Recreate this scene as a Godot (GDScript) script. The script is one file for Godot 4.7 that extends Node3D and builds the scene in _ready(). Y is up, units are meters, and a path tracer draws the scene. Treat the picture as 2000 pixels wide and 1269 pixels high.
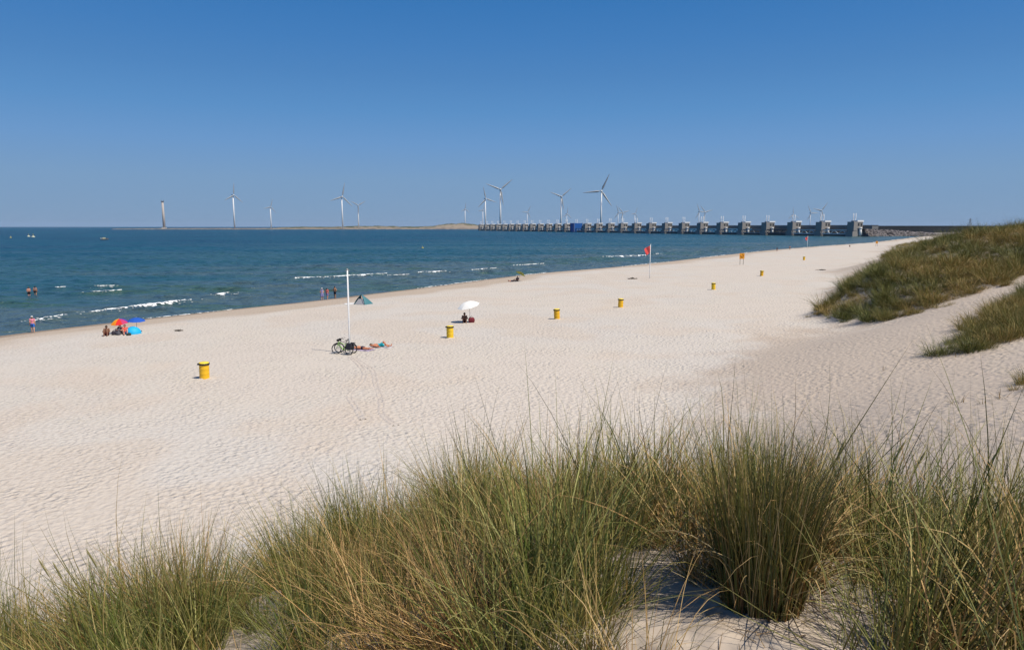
extends Node3D
# A North Sea beach seen from a marram dune: storm surge barrier, wind turbines, bins, bathers.

const DUNE_X := [0, -3, 3, 0, -8, 8, 1.09, 0.53, 1.5, 0.86, 1.07, -0.19, 1.63, 2.67, 2.89, -1.47, -2.18, -2.68, -3.38, -3.93, -0.88, -2.22, -3.17, -7, -4.5, 0, 3.5, 7, -12, -6, 0, 6, -14, -22, -24, -30, -12, 0, -4, -35, 10, 10, 11.68, 21.37, 30.21, 39.04, 23.89, 13.31, 12.92, 15.65, 27.24, 10.14, 29.64, 34.57, 26.54, 34.58, 43.08, 50.56, 55.25, 59.34, 46.17, 41.69, 57, 78, 82, 108, 82.17, 89.04, 118.77, 81.53, 88.94, 98, 116, 130, 164, 184, 205, 70, 120, 36, 45, 31, 54, 80, 33.25, 90, 60, 35, 35, 200, 200, 250, 90]
const DUNE_Z := [3, 2, 3, -0.5, 3, 3, -2.8, -2.6, -2.65, -3.6, -4.6, -5, -4.2, -3.8, -3.5, -5.2, -5, -4.8, -4.7, -4.6, -3.6, -3.9, -4.1, -6, -8, -8.5, -7.5, -5.5, -12, -14, -17, -20, -3, -4, 5, -15, -20, -27, -40, -50, -60, -100, -15, -28, -40, -52, -42, -23, -27, -41, -58, -33, -49, -51, -50, -66, -76, -80, -80, -80, -62, -62, -110, -150, -150, -200, -130, -120, -160, -100, -100, -187, -180, -170, -300, -290, -280, -187, -300, -80, -100, -70, -120, -175, -68, -60, -25, -5, 5, -100, 5, -250, 0]
const DUNE_W := [8.2234, -4.8245, -5.7195, 1.1966, -2.4143, 0.0377, -20.5429, 18.5475, -1.8381, 44.064, -16.8476, 25.7883, -4.1797, 12.6869, -9.821, 7.8907, 25.0666, -60.0712, 30.705, -14.6074, -46.5831, -4.9925, 35.204, 3.0032, -13.1132, 3.3683, -6.7739, -3.8829, 1.6267, -0.945, -1.0791, -3.5184, 1.6187, -0.7938, -0.3172, -0.0475, -1.3891, 1.0963, -0.9123, 0.5527, 1.3191, 0.5694, 2.8754, -0.6835, 0.3707, 0.4428, 1.7428, 4.5531, -4.9608, -0.0278, -2.8303, 2.5531, 2.1505, -0.6072, -3.5974, 36.8832, 5.5586, 2.3235, -1.1455, -0.1909, 2.7925, -10.9662, -3.3285, 0.4774, -2.6382, -0.0031, 2.2165, -0.252, 0.7447, 2.7585, -2.0167, -0.6224, 0.2436, -0.1925, -0.1986, 0.2603, 0.1836, -0.0829, -0.0724, -4.7871, 0.3206, 0.2952, 1.2849, 0.8166, -28.7272, -0.4661, -0.1774, 0.1761, -0.5985, -0.0852, -0.0352, -0.1725, 0.0908, 18.487, 1.0795, 0.8649]
const SHORE_X := [-90, -75, -62, -55.5, -51.4, -47.1, -43.3, -38.3, -34.9, -27.9, -20.1, -13.6, -5.2, 7.1, 12.2, 26.9, 43.9, 74.2, 114.7, 166, 236.5, 329.5, 435, 500, 620]
const SHORE_Z := [150, 60, 0, -40, -63.8, -71.4, -76.1, -84.5, -88.8, -97.5, -111.4, -121, -137.6, -157.5, -162.9, -179.4, -202.5, -248.4, -307.3, -371.2, -453.5, -582.4, -730.6, -800, -950]
const BEACH_S := [-120, -60, -45, -36, -20, 0, 6, 14, 40, 80, 120]
const BEACH_Y := [-5, -1.6, -0.4, -0.45, -0.9, 0, 0.5, 1.05, 1.55, 2.3, 2.6]
const TURBINES := [[-1047, -2600, 127.0, 46.8, 4, 60], [-909, -2600, 83.5, 31.2, 17, 50], [-639, -2600, 121.3, 52.7, 12, 40], [-590, -2650, 90.7, 33.8, 60, 25], [-197, -2900, 83.4, 28.3, 5, 40], [-114, -2700, 74.5, 26.3, 20, 40], [-81, -2100, 93.9, 37.8, -14, 30], [-32, -1900, 110.8, 42.8, 50, 12], [64, -2900, 70.7, 30.5, 30, 30], [149, -2100, 100.0, 39.4, 50, 15], [230, -2900, 62.3, 32.6, 5, 40], [245, -1900, 106.7, 49.9, 25, -10], [400, -2600, 62.6, 31.2, -20, 20], [440, -2750, 65.6, 33.0, 75, 20], [498, -2800, 62.5, 29.4, 25, 40], [623, -2300, 60.0, 29.3, -25, 20], [670, -2400, 60.4, 30.6, 75, 20], [935, -2300, 49.9, 25.9, -5, 20], [951, -2200, 53.0, 28.1, -30, 15], [894, -2000, 56.5, 30.0, 40, 15]]  # x, z, hub height, blade length, turn of the rotor, yaw
const BREAKERS := [
	[Vector2(-51.6, -82.0), Vector2(-49.8, -85.5), Vector2(-48.1, -91.1), Vector2(-45.5, -96.1)],
	[Vector2(-53.1, -74.5), Vector2(-52.8, -77.0), Vector2(-52.4, -79.2)],
	[Vector2(-72.5, -119.0), Vector2(-69.6, -119.0)],
	[Vector2(-67.3, -108.0), Vector2(-63.4, -110.5)],
	[Vector2(-77.9, -116.0), Vector2(-76.8, -117.0)],
	[Vector2(-45.4, -104.0), Vector2(-44.1, -106.4)],
	[Vector2(-43.9, -137.6), Vector2(-37.9, -140.3), Vector2(-32.9, -146.1), Vector2(-27.7, -150.8)],
	[Vector2(-26.4, -144.6), Vector2(-22.2, -147.6)],
	[Vector2(-21.4, -154.1), Vector2(-15.5, -159.3)],
	[Vector2(-9.8, -162.9), Vector2(-3.8, -170.8)],
	[Vector2(31.8, -236.1), Vector2(42.0, -244.2), Vector2(48.3, -248.4)],
	[Vector2(54.8, -262.2), Vector2(57.8, -263.2)],
	[Vector2(0.0, -181.7), Vector2(9.3, -191.6)]]
const BREAKER_WIDTH := [1.7, 0.7, 2.0, 0.55, 0.6, 1.5, 2.1, 0.9, 1.0, 0.5, 2.6, 2.8, 0.4]

var names := {}
var mats := {}
var rng := RandomNumberGenerator.new()
var noise_a := FastNoiseLite.new()
var noise_b := FastNoiseLite.new()
var noise_c := FastNoiseLite.new()

# ---------------------------------------------------------------- small helpers

func numbered(called: String) -> String:
	var n: int = names.get(called, 0)
	names[called] = n + 1
	return called if n == 0 else "%s_%03d" % [called, n]

func tag(o: Node, label: String, category: String, group := "", kind := "") -> Node:
	if label != "":
		o.set_meta("label", label)
	if category != "":
		o.set_meta("category", category)
	if group != "":
		o.set_meta("group", group)
	if kind != "":
		o.set_meta("kind", kind)
	return o

func thing(called: String, at: Vector3, turn: float, label: String, category: String, group := "") -> Node3D:
	var o := Node3D.new()
	o.name = numbered(called)
	add_child(o)
	o.position = at
	o.rotation.y = turn
	tag(o, label, category, group)
	return o

func part(called: String, m: Mesh, mat: Material, parent: Node) -> MeshInstance3D:
	var o := MeshInstance3D.new()
	o.name = numbered(called) if parent == self else called
	o.mesh = m
	o.material_override = mat
	parent.add_child(o, true)
	return o

func piece(called: String, st: SurfaceTool, mat: Material, parent: Node) -> MeshInstance3D:
	st.generate_normals()
	return part(called, st.commit(), mat, parent)

func paint(r: float, g: float, b: float, rough := 0.7, spec := 0.5, back := 0.0) -> StandardMaterial3D:
	var key := "%.3f %.3f %.3f %.2f %.2f %.2f" % [r, g, b, rough, spec, back]
	if mats.has(key):
		return mats[key]
	var m := StandardMaterial3D.new()
	m.albedo_color = Color(r, g, b).linear_to_srgb()
	m.roughness = rough
	m.metallic_specular = spec
	if back > 0.0:
		m.backlight_enabled = true
		m.backlight = Color(back, back, back)
	mats[key] = m
	return m

func start(smooth := false) -> SurfaceTool:
	var st := SurfaceTool.new()
	st.begin(Mesh.PRIMITIVE_TRIANGLES)
	st.set_smooth_group(0 if smooth else -1)
	return st

func tri(st: SurfaceTool, a: Vector3, b: Vector3, c: Vector3, inside: Vector3) -> void:
	if (c - a).cross(b - a).dot((a + b + c) / 3.0 - inside) < 0.0:
		st.add_vertex(a); st.add_vertex(c); st.add_vertex(b)
	else:
		st.add_vertex(a); st.add_vertex(b); st.add_vertex(c)

func quad(st: SurfaceTool, a: Vector3, b: Vector3, c: Vector3, d: Vector3, inside: Vector3) -> void:
	tri(st, a, b, c, inside)
	tri(st, a, c, d, inside)

func box(st: SurfaceTool, at: Vector3, size: Vector3, basis := Basis()) -> void:
	var h := size * 0.5
	var p := []
	for i in 8:
		p.append(at + basis * Vector3(h.x * (1 if i & 1 else -1), h.y * (1 if i & 2 else -1), h.z * (1 if i & 4 else -1)))
	for q in [[0, 1, 3, 2], [4, 5, 7, 6], [0, 1, 5, 4], [2, 3, 7, 6], [0, 2, 6, 4], [1, 3, 7, 5]]:
		quad(st, p[q[0]], p[q[1]], p[q[2]], p[q[3]], at)

func tube(st: SurfaceTool, pts: Array, radii: Array, sides := 8, caps := true) -> void:
	var rings := []
	var side := Vector3.ZERO
	for i in pts.size():
		var p: Vector3 = pts[i]
		var dir: Vector3 = ((pts[mini(i + 1, pts.size() - 1)] as Vector3) - (pts[maxi(i - 1, 0)] as Vector3)).normalized()
		if side == Vector3.ZERO:
			side = dir.cross(Vector3.UP if absf(dir.y) < 0.9 else Vector3.RIGHT).normalized()
		else:
			side = (side - dir * side.dot(dir)).normalized()
		var other := dir.cross(side)
		var r: float = radii[mini(i, radii.size() - 1)]
		var ring := []
		for k in sides:
			var a := TAU * k / sides
			ring.append(p + (side * cos(a) + other * sin(a)) * r)
		rings.append(ring)
	for i in pts.size() - 1:
		var mid: Vector3 = ((pts[i] as Vector3) + (pts[i + 1] as Vector3)) * 0.5
		for k in sides:
			var n := (k + 1) % sides
			quad(st, rings[i][k], rings[i][n], rings[i + 1][n], rings[i + 1][k], mid)
	if caps:
		for e in [0, pts.size() - 1]:
			var away: Vector3 = pts[1] if e == 0 else pts[e - 1]
			for k in sides:
				tri(st, pts[e], rings[e][k], rings[e][(k + 1) % sides], away)

func lathe(st: SurfaceTool, profile: Array, segs := 20, from := 0.0, to := TAU) -> void:
	# profile: Vector2(radius, height) from bottom to top
	for i in profile.size() - 1:
		var a: Vector2 = profile[i]
		var b: Vector2 = profile[i + 1]
		for k in segs:
			var t0 := from + (to - from) * k / segs
			var t1 := from + (to - from) * (k + 1) / segs
			var p0 := Vector3(cos(t0) * a.x, a.y, sin(t0) * a.x)
			var p1 := Vector3(cos(t1) * a.x, a.y, sin(t1) * a.x)
			var p2 := Vector3(cos(t1) * b.x, b.y, sin(t1) * b.x)
			var p3 := Vector3(cos(t0) * b.x, b.y, sin(t0) * b.x)
			var n2 := Vector2(b.y - a.y, a.x - b.x)
			var tm := (t0 + t1) * 0.5
			var rm := (a.x + b.x) * 0.5
			var mid := Vector3(cos(tm) * rm, (a.y + b.y) * 0.5, sin(tm) * rm)
			var inside := mid - Vector3(cos(tm) * n2.x, n2.y, sin(tm) * n2.x)
			if a.x > 1e-5:
				tri(st, p0, p1, p2, inside)
			if b.x > 1e-5:
				tri(st, p0, p2, p3, inside)

func ball(st: SurfaceTool, at: Vector3, r: Vector3, segs := 10, rings := 6) -> void:
	for i in rings:
		var a0 := PI * i / rings
		var a1 := PI * (i + 1) / rings
		for k in segs:
			var b0 := TAU * k / segs
			var b1 := TAU * (k + 1) / segs
			var p0 := at + Vector3(sin(a0) * cos(b0), cos(a0), sin(a0) * sin(b0)) * r
			var p1 := at + Vector3(sin(a0) * cos(b1), cos(a0), sin(a0) * sin(b1)) * r
			var p2 := at + Vector3(sin(a1) * cos(b1), cos(a1), sin(a1) * sin(b1)) * r
			var p3 := at + Vector3(sin(a1) * cos(b0), cos(a1), sin(a1) * sin(b0)) * r
			if i > 0:
				tri(st, p0, p1, p2, at)
			if i < rings - 1:
				tri(st, p0, p2, p3, at)

func sheet(vx: PackedVector3Array, cols: PackedColorArray, rows: int, columns: int) -> ArrayMesh:
	# a grid of vertices, row after row, as one smooth surface that faces up
	var index := PackedInt32Array()
	index.resize((rows - 1) * (columns - 1) * 6)
	var normals := PackedVector3Array()
	normals.resize(vx.size())
	var w := 0
	for i in rows - 1:
		for j in columns - 1:
			var a := i * columns + j
			var b := a + 1
			var c := a + columns
			var d := c + 1
			var n := (vx[d] - vx[a]).cross(vx[b] - vx[c])
			var flip := n.y < 0.0
			if flip:
				n = -n
			normals[a] += n; normals[b] += n; normals[c] += n; normals[d] += n
			var g := (vx[c] - vx[a]).cross(vx[b] - vx[a])
			if g.y > 0.0:
				index[w] = a; index[w + 1] = b; index[w + 2] = c; index[w + 3] = b; index[w + 4] = d; index[w + 5] = c
			else:
				index[w] = a; index[w + 1] = c; index[w + 2] = b; index[w + 3] = b; index[w + 4] = c; index[w + 5] = d
			w += 6
	for i in normals.size():
		normals[i] = normals[i].normalized()
	var arrays := []
	arrays.resize(Mesh.ARRAY_MAX)
	arrays[Mesh.ARRAY_VERTEX] = vx
	arrays[Mesh.ARRAY_NORMAL] = normals
	arrays[Mesh.ARRAY_COLOR] = cols
	arrays[Mesh.ARRAY_INDEX] = index
	var m := ArrayMesh.new()
	m.add_surface_from_arrays(Mesh.PRIMITIVE_TRIANGLES, arrays)
	return m

func mixed(a: Vector3, b: Vector3, t: float) -> Vector3:
	return a.lerp(b, clampf(t, 0.0, 1.0))

func tint(v: Vector3) -> Color:
	return Color(v.x, v.y, v.z)

# ---------------------------------------------------------------- the lie of the land

var shore_at := PackedFloat32Array()      # x of the waterline for every metre of -z from -150 on
var shore_turn := PackedFloat32Array()
var near_grid := PackedFloat32Array()
var far_grid := PackedFloat32Array()

func line_at(xs: Array, ys: Array, v: float) -> float:
	if v <= xs[0]:
		return ys[0]
	for i in xs.size() - 1:
		if v <= xs[i + 1]:
			return lerpf(ys[i], ys[i + 1], (v - xs[i]) / (xs[i + 1] - xs[i]))
	return ys[-1]

func dune_exact(x: float, z: float) -> float:
	var n := DUNE_X.size()
	var qx := x / 20.0
	var qz := z / 20.0
	var v: float = DUNE_W[n] + DUNE_W[n + 1] * qx + DUNE_W[n + 2] * qz
	for i in n:
		var dx: float = qx - DUNE_X[i] / 20.0
		var dz: float = qz - DUNE_Z[i] / 20.0
		var r2 := dx * dx + dz * dz
		if r2 > 1e-9:
			v += DUNE_W[i] * 0.5 * r2 * log(r2)
	return v

const NEAR := [-44.0, -104.0, 1.0, 112, 114]   # x0, z0, step, columns, rows
const FAR := [-110.0, -440.0, 5.0, 86, 92]

func survey() -> void:
	var down := []
	for z in SHORE_Z:
		down.append(-z)
	var raw := PackedFloat32Array()
	for i in 1101:
		raw.append(line_at(down, SHORE_X, i - 150.0))
	for i in 1101:
		var s := 0.0
		for k in range(-7, 8):
			s += raw[clampi(i + k, 0, 1100)]
		shore_at.append(s / 15.0)
	for i in 1101:
		shore_turn.append((shore_at[mini(i + 5, 1100)] - shore_at[maxi(i - 5, 0)]) / 10.0)
	for g in [[NEAR, near_grid], [FAR, far_grid]]:
		for r in g[0][4]:
			for c in g[0][3]:
				g[1].append(dune_exact(g[0][0] + c * g[0][2], minf(g[0][1] + r * g[0][2], 5.0)))
		if g[0] == NEAR:
			near_grid = g[1]
		else:
			far_grid = g[1]

func cubic(a: float, b: float, c: float, d: float, t: float) -> float:
	return b + 0.5 * t * (c - a + t * (2.0 * a - 5.0 * b + 4.0 * c - d + t * (3.0 * (b - c) + d - a)))

func from_grid(g: PackedFloat32Array, x0: float, z0: float, step: float, columns: int, rows: int, x: float, z: float) -> float:
	var u := clampf((x - x0) / step, 1.0, columns - 2.001)
	var v := clampf((z - z0) / step, 1.0, rows - 2.001)
	var i := int(u)
	var j := int(v)
	u -= i
	v -= j
	var o := (j - 1) * columns + i - 1
	var a := cubic(g[o], g[o + 1], g[o + 2], g[o + 3], u)
	o += columns
	var b := cubic(g[o], g[o + 1], g[o + 2], g[o + 3], u)
	o += columns
	var c := cubic(g[o], g[o + 1], g[o + 2], g[o + 3], u)
	o += columns
	var d := cubic(g[o], g[o + 1], g[o + 2], g[o + 3], u)
	return cubic(a, b, c, d, v)

func dune(x: float, z: float) -> float:
	if z < -438.0 or x < -105.0:
		return -6.0
	var v: float
	if x > -42.0 and x < 64.0 and z > -101.0 and z < 7.0:
		v = from_grid(near_grid, NEAR[0], NEAR[1], NEAR[2], NEAR[3], NEAR[4], x, z)
	else:
		v = from_grid(far_grid, FAR[0], FAR[1], FAR[2], FAR[3], FAR[4], x, z)
	var f := smoothstep(-330.0, -420.0, z)
	return v * (1.0 - f) - 6.0 * f

func inland(x: float, z: float) -> float:
	# metres from the waterline, negative out at sea
	if z < -940.0:
		return (x - 600.0 + (z + 940.0) * 0.75) / 1.25
	var f := clampf(150.0 - z, 0.0, 1099.0)
	var i := int(f)
	var sx := lerpf(shore_at[i], shore_at[i + 1], f - i)
	return (x - sx) / sqrt(1.0 + shore_turn[i] * shore_turn[i])

func beach(s: float) -> float:
	return line_at(BEACH_S, BEACH_Y, s)

func land(x: float, z: float) -> float:
	var b := beach(inland(x, z))
	var t := dune(x, z)
	var k := 0.35
	var m := maxf(b, t)
	return m + k * log(exp((b - m) / k) + exp((t - m) / k))

func ground_y(x: float, z: float) -> float:
	var y := land(x, z)
	var s := inland(x, z)
	var up := smoothstep(0.5, 8.0, s)
	y += up * (noise_a.get_noise_2d(x * 0.55, z * 0.55) * 0.05 + noise_b.get_noise_2d(x * 2.2, z * 2.2) * 0.018)
	var r := sqrt(x * x + z * z)
	if r < 14.0:
		var near := smoothstep(14.0, 6.0, r)
		y += near * (noise_c.get_noise_2d(x * 7.0, z * 7.0) * 0.024 + noise_c.get_noise_2d(x * 22.0, z * 30.0) * 0.011)
	return y

func on_ground(x: float, z: float, up := 0.0) -> Vector3:
	return Vector3(x, ground_y(x, z) + up, z)

func swell(x: float, z: float) -> float:
	# height of the sea: rollers that run in along the shore, chop farther out
	var o := -inland(x, z)
	if o < 0.0:
		return -0.02
	var calm := smoothstep(0.0, 9.0, o)
	var bend := noise_a.get_noise_2d(x * 0.35, z * 0.35) * 9.0
	var gate := smoothstep(-0.1, 0.35, noise_b.get_noise_2d(x * 0.42 + 300.0, z * 0.42))
	var ph := (o + bend) / 11.0
	var crest := pow(0.5 + 0.5 * cos(TAU * ph), 3.0)
	var h := crest * gate * 0.34 * smoothstep(120.0, 45.0, o)
	h += noise_c.get_noise_2d(x * 0.8, z * 1.5) * 0.34 + noise_b.get_noise_2d(x * 2.0 + 50.0, z * 3.0) * 0.12
	for b in BREAKERS:
		for i in b.size() - 1:
			var p: Vector2 = b[i]
			var q: Vector2 = b[i + 1]
			if absf(x - p.x) > 26.0 or absf(z - p.y) > 26.0:
				continue
			var ab := q - p
			var t := clampf((Vector2(x, z) - p).dot(ab) / ab.length_squared(), -0.6, 1.6)
			var d := (Vector2(x, z) - p - ab * t).length()
			h = maxf(h, 0.42 * exp(-d * d / 2.6))
	return h * calm - 0.02

func _ready() -> void:
	# --- camera, sky, sun, exposure
	var cam := Camera3D.new()
	cam.name = "camera"
	add_child(cam)
	cam.position = Vector3(0, 10.6, 0)
	cam.rotation_degrees = Vector3(-8.2047, 0, 0)
	cam.fov = 50.908
	cam.near = 0.1
	cam.far = 80000.0
	cam.current = true
	var we := WorldEnvironment.new()
	we.name = "world_environment"
	var env := Environment.new()
	env.background_mode = Environment.BG_SKY
	var sky := Sky.new()
	sky.sky_material = clear_sky()
	env.sky = sky
	env.tonemap_mode = Environment.TONE_MAPPER_LINEAR
	env.tonemap_exposure = 1.25
	env.fog_enabled = true
	env.fog_density = 0.00002
	env.fog_light_color = Color(0.72, 0.8, 0.9)
	env.sdfgi_enabled = true
	env.ssao_enabled = true
	env.ssil_enabled = true
	we.environment = env
	add_child(we)
	var sun := DirectionalLight3D.new()
	sun.name = "sun"
	sun.light_energy = 1.37
	sun.light_color = Color(1.0, 0.96, 0.895)
	sun.light_angular_distance = 0.53
	sun.shadow_enabled = true
	add_child(sun)
	sun.look_at_from_position(Vector3(0.455, 0.848, 0.27) * 100.0, Vector3.ZERO)

	rng.seed = 20240711
	for n in [[noise_a, 11, 0.10, 3], [noise_b, 23, 0.10, 2], [noise_c, 37, 0.12, 3]]:
		n[0].seed = n[1]
		n[0].noise_type = FastNoiseLite.TYPE_SIMPLEX_SMOOTH
		n[0].frequency = n[2]
		n[0].fractal_type = FastNoiseLite.FRACTAL_FBM
		n[0].fractal_octaves = n[3]
	survey()
	make_ground()
	make_sea()
	make_far_shore()
	make_barrier()
	make_turbines()
	make_dune_grass()
	make_foreground_grass()
	make_beach_things()
	make_people()

func clear_sky() -> PanoramaSkyMaterial:
	# a cloudless sky: the same all round, paler towards the horizon
	var up := [-90.0, -0.5, 0.8, 3.7, 6.5, 9.0, 11.8, 14.2, 17.0, 26.0, 45.0, 90.0]
	var hue := [Vector3(0.16, 0.255, 0.39), Vector3(0.165, 0.265, 0.40), Vector3(0.172, 0.272, 0.412), Vector3(0.155, 0.272, 0.438), Vector3(0.118, 0.253, 0.474), Vector3(0.084, 0.224, 0.456), Vector3(0.062, 0.188, 0.417), Vector3(0.047, 0.168, 0.402), Vector3(0.034, 0.148, 0.378), Vector3(0.024, 0.122, 0.335), Vector3(0.017, 0.098, 0.285), Vector3(0.014, 0.085, 0.255)]
	var im := Image.create_empty(16, 1024, false, Image.FORMAT_RGBF)
	for y in 1024:
		var e := 90.0 - 180.0 * (y + 0.5) / 1024.0
		var k := 0
		while k < up.size() - 2 and e > up[k + 1]:
			k += 1
		var c := mixed(hue[k], hue[k + 1], (e - up[k]) / (up[k + 1] - up[k]))
		for x in 16:
			im.set_pixel(x, y, tint(c))
	var m := PanoramaSkyMaterial.new()
	m.panorama = ImageTexture.create_from_image(im)
	return m

# ---------------------------------------------------------------- sand and sea

func noise_texture(seed_: int, freq: float, size: int, cellular: bool, octaves: int, ramp: Gradient = null) -> NoiseTexture2D:
	var n := FastNoiseLite.new()
	n.seed = seed_
	n.frequency = freq
	n.fractal_type = FastNoiseLite.FRACTAL_FBM
	n.fractal_octaves = octaves
	if cellular:
		n.noise_type = FastNoiseLite.TYPE_CELLULAR
		n.cellular_distance_function = FastNoiseLite.DISTANCE_EUCLIDEAN
		n.cellular_return_type = FastNoiseLite.RETURN_DISTANCE
		n.domain_warp_enabled = true
		n.domain_warp_amplitude = 14.0
		n.domain_warp_frequency = 0.02
	else:
		n.noise_type = FastNoiseLite.TYPE_SIMPLEX_SMOOTH
	var t := NoiseTexture2D.new()
	t.width = size
	t.height = size
	t.seamless = true
	t.seamless_blend_skirt = 0.15
	t.noise = n
	if ramp:
		t.color_ramp = ramp
	return t

func ramp_of(offsets: Array, colors: Array) -> Gradient:
	var g := Gradient.new()
	g.offsets = PackedFloat32Array(offsets)
	var cs := PackedColorArray()
	for c in colors:
		cs.append((c as Color).linear_to_srgb())
	g.colors = cs
	return g

var sand_mat: StandardMaterial3D

func trodden_sand() -> ImageTexture:
	# relief of the beach, 31 m across: soft scuffed footprints, a little denser in some patches, with finer dimples between
	var size := 2048
	var pics := []
	for q in [[8, 0.040, false, 2], [19, 0.0040, false, 3], [27, 0.16, false, 2], [33, 0.075, true, 1]]:
		var n := FastNoiseLite.new()
		n.seed = q[0]
		n.frequency = q[1]
		n.fractal_octaves = q[3]
		n.noise_type = FastNoiseLite.TYPE_CELLULAR if q[2] else FastNoiseLite.TYPE_SIMPLEX_SMOOTH
		n.cellular_return_type = FastNoiseLite.RETURN_DISTANCE
		n.domain_warp_enabled = q[2]
		n.domain_warp_amplitude = 14.0
		n.domain_warp_frequency = 0.02
		var im := n.get_seamless_image(size, size, false, false, 0.12, true)
		im.convert(Image.FORMAT_L8)
		pics.append(im.get_data())
	var out := PackedByteArray()
	out.resize(size * size)
	var a: PackedByteArray = pics[0]
	var b: PackedByteArray = pics[1]
	var c: PackedByteArray = pics[2]
	var d: PackedByteArray = pics[3]
	for i in size * size:
		var m := clampf(0.35 + (b[i] - 60) / 220.0, 0.4, 1.0)
		out[i] = int(clampf(128.0 + (a[i] - 128) * m * 0.7 + (d[i] - 128) * 0.22 + (c[i] - 128) * 0.06, 0.0, 255.0))
	var img := Image.create_from_data(size, size, false, Image.FORMAT_L8, out)
	return ImageTexture.create_from_image(img)

func make_ground() -> void:
	sand_mat = StandardMaterial3D.new()
	sand_mat.vertex_color_use_as_albedo = true
	sand_mat.roughness = 0.95
	sand_mat.metallic_specular = 0.25
	sand_mat.uv1_triplanar = true
	sand_mat.uv1_world_triplanar = true
	sand_mat.uv1_scale = Vector3(1, 1, 1) / 31.0
	sand_mat.albedo_texture = noise_texture(5, 0.09, 1024, false, 5, ramp_of([0.2, 0.5, 0.8], [Color(0.86, 0.84, 0.82), Color(0.96, 0.955, 0.95), Color(1.0, 1.0, 1.0)]))
	sand_mat.heightmap_enabled = true
	sand_mat.heightmap_texture = trodden_sand()
	sand_mat.heightmap_scale = 16.0
	# the ground is one sheet of rings round the dune top, finer where it is near
	var angles := PackedFloat32Array()
	for i in 431:
		angles.append(deg_to_rad(-47.3 + 94.6 * i / 430.0))
	for i in range(1, 54):
		angles.append(deg_to_rad(47.3 + 265.4 * i / 53.0))
	var radii := PackedFloat32Array()
	var r := 0.25
	while r < 26000.0:
		radii.append(r)
		r *= 1.0165 if r < 300.0 else (1.03 if r < 900.0 else 1.25)
	var vx := PackedVector3Array()
	var cs := PackedColorArray()
	var dry := Vector3(0.545, 0.490, 0.428)
	var warm := Vector3(0.535, 0.455, 0.375)
	var pale := Vector3(0.53, 0.492, 0.447)
	var damp := Vector3(0.43, 0.345, 0.265)
	var wet := Vector3(0.27, 0.21, 0.16)
	for q in radii:
		for a in angles:
			var x := sin(a) * q
			var z := -cos(a) * q
			var s := inland(x, z)
			var y: float
			if q < 900.0:
				y = ground_y(x, z)
			else:
				y = beach(s)
			vx.append(Vector3(x, y, z))
			var n := noise_a.get_noise_2d(x * 0.25, z * 0.25)
			var m := noise_b.get_noise_2d(x * 0.9 + 70.0, z * 0.9)
			var c := mixed(dry, pale, 0.5 + n * 1.6)
			c = mixed(c, warm, smoothstep(0.05, 0.5, m + n) * 0.5)
			# a darker, browner tone over the dune foot, with a ragged edge where it meets the beach
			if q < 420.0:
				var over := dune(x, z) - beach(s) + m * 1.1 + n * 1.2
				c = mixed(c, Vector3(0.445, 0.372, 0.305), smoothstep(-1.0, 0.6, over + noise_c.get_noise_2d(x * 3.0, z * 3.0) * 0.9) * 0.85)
			# sand the last tide wetted, with a ragged upper edge
			var e := s + n * 7.0 + m * 2.5
			c = mixed(c, damp, smoothstep(14.0, 9.0, e) * 0.8)
			c = mixed(c, wet, smoothstep(2.2, 0.7, s + m * 1.1))
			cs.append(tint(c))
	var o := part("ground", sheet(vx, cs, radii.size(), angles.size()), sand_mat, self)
	tag(o, "", "", "", "structure")

var water_mat: StandardMaterial3D

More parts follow.
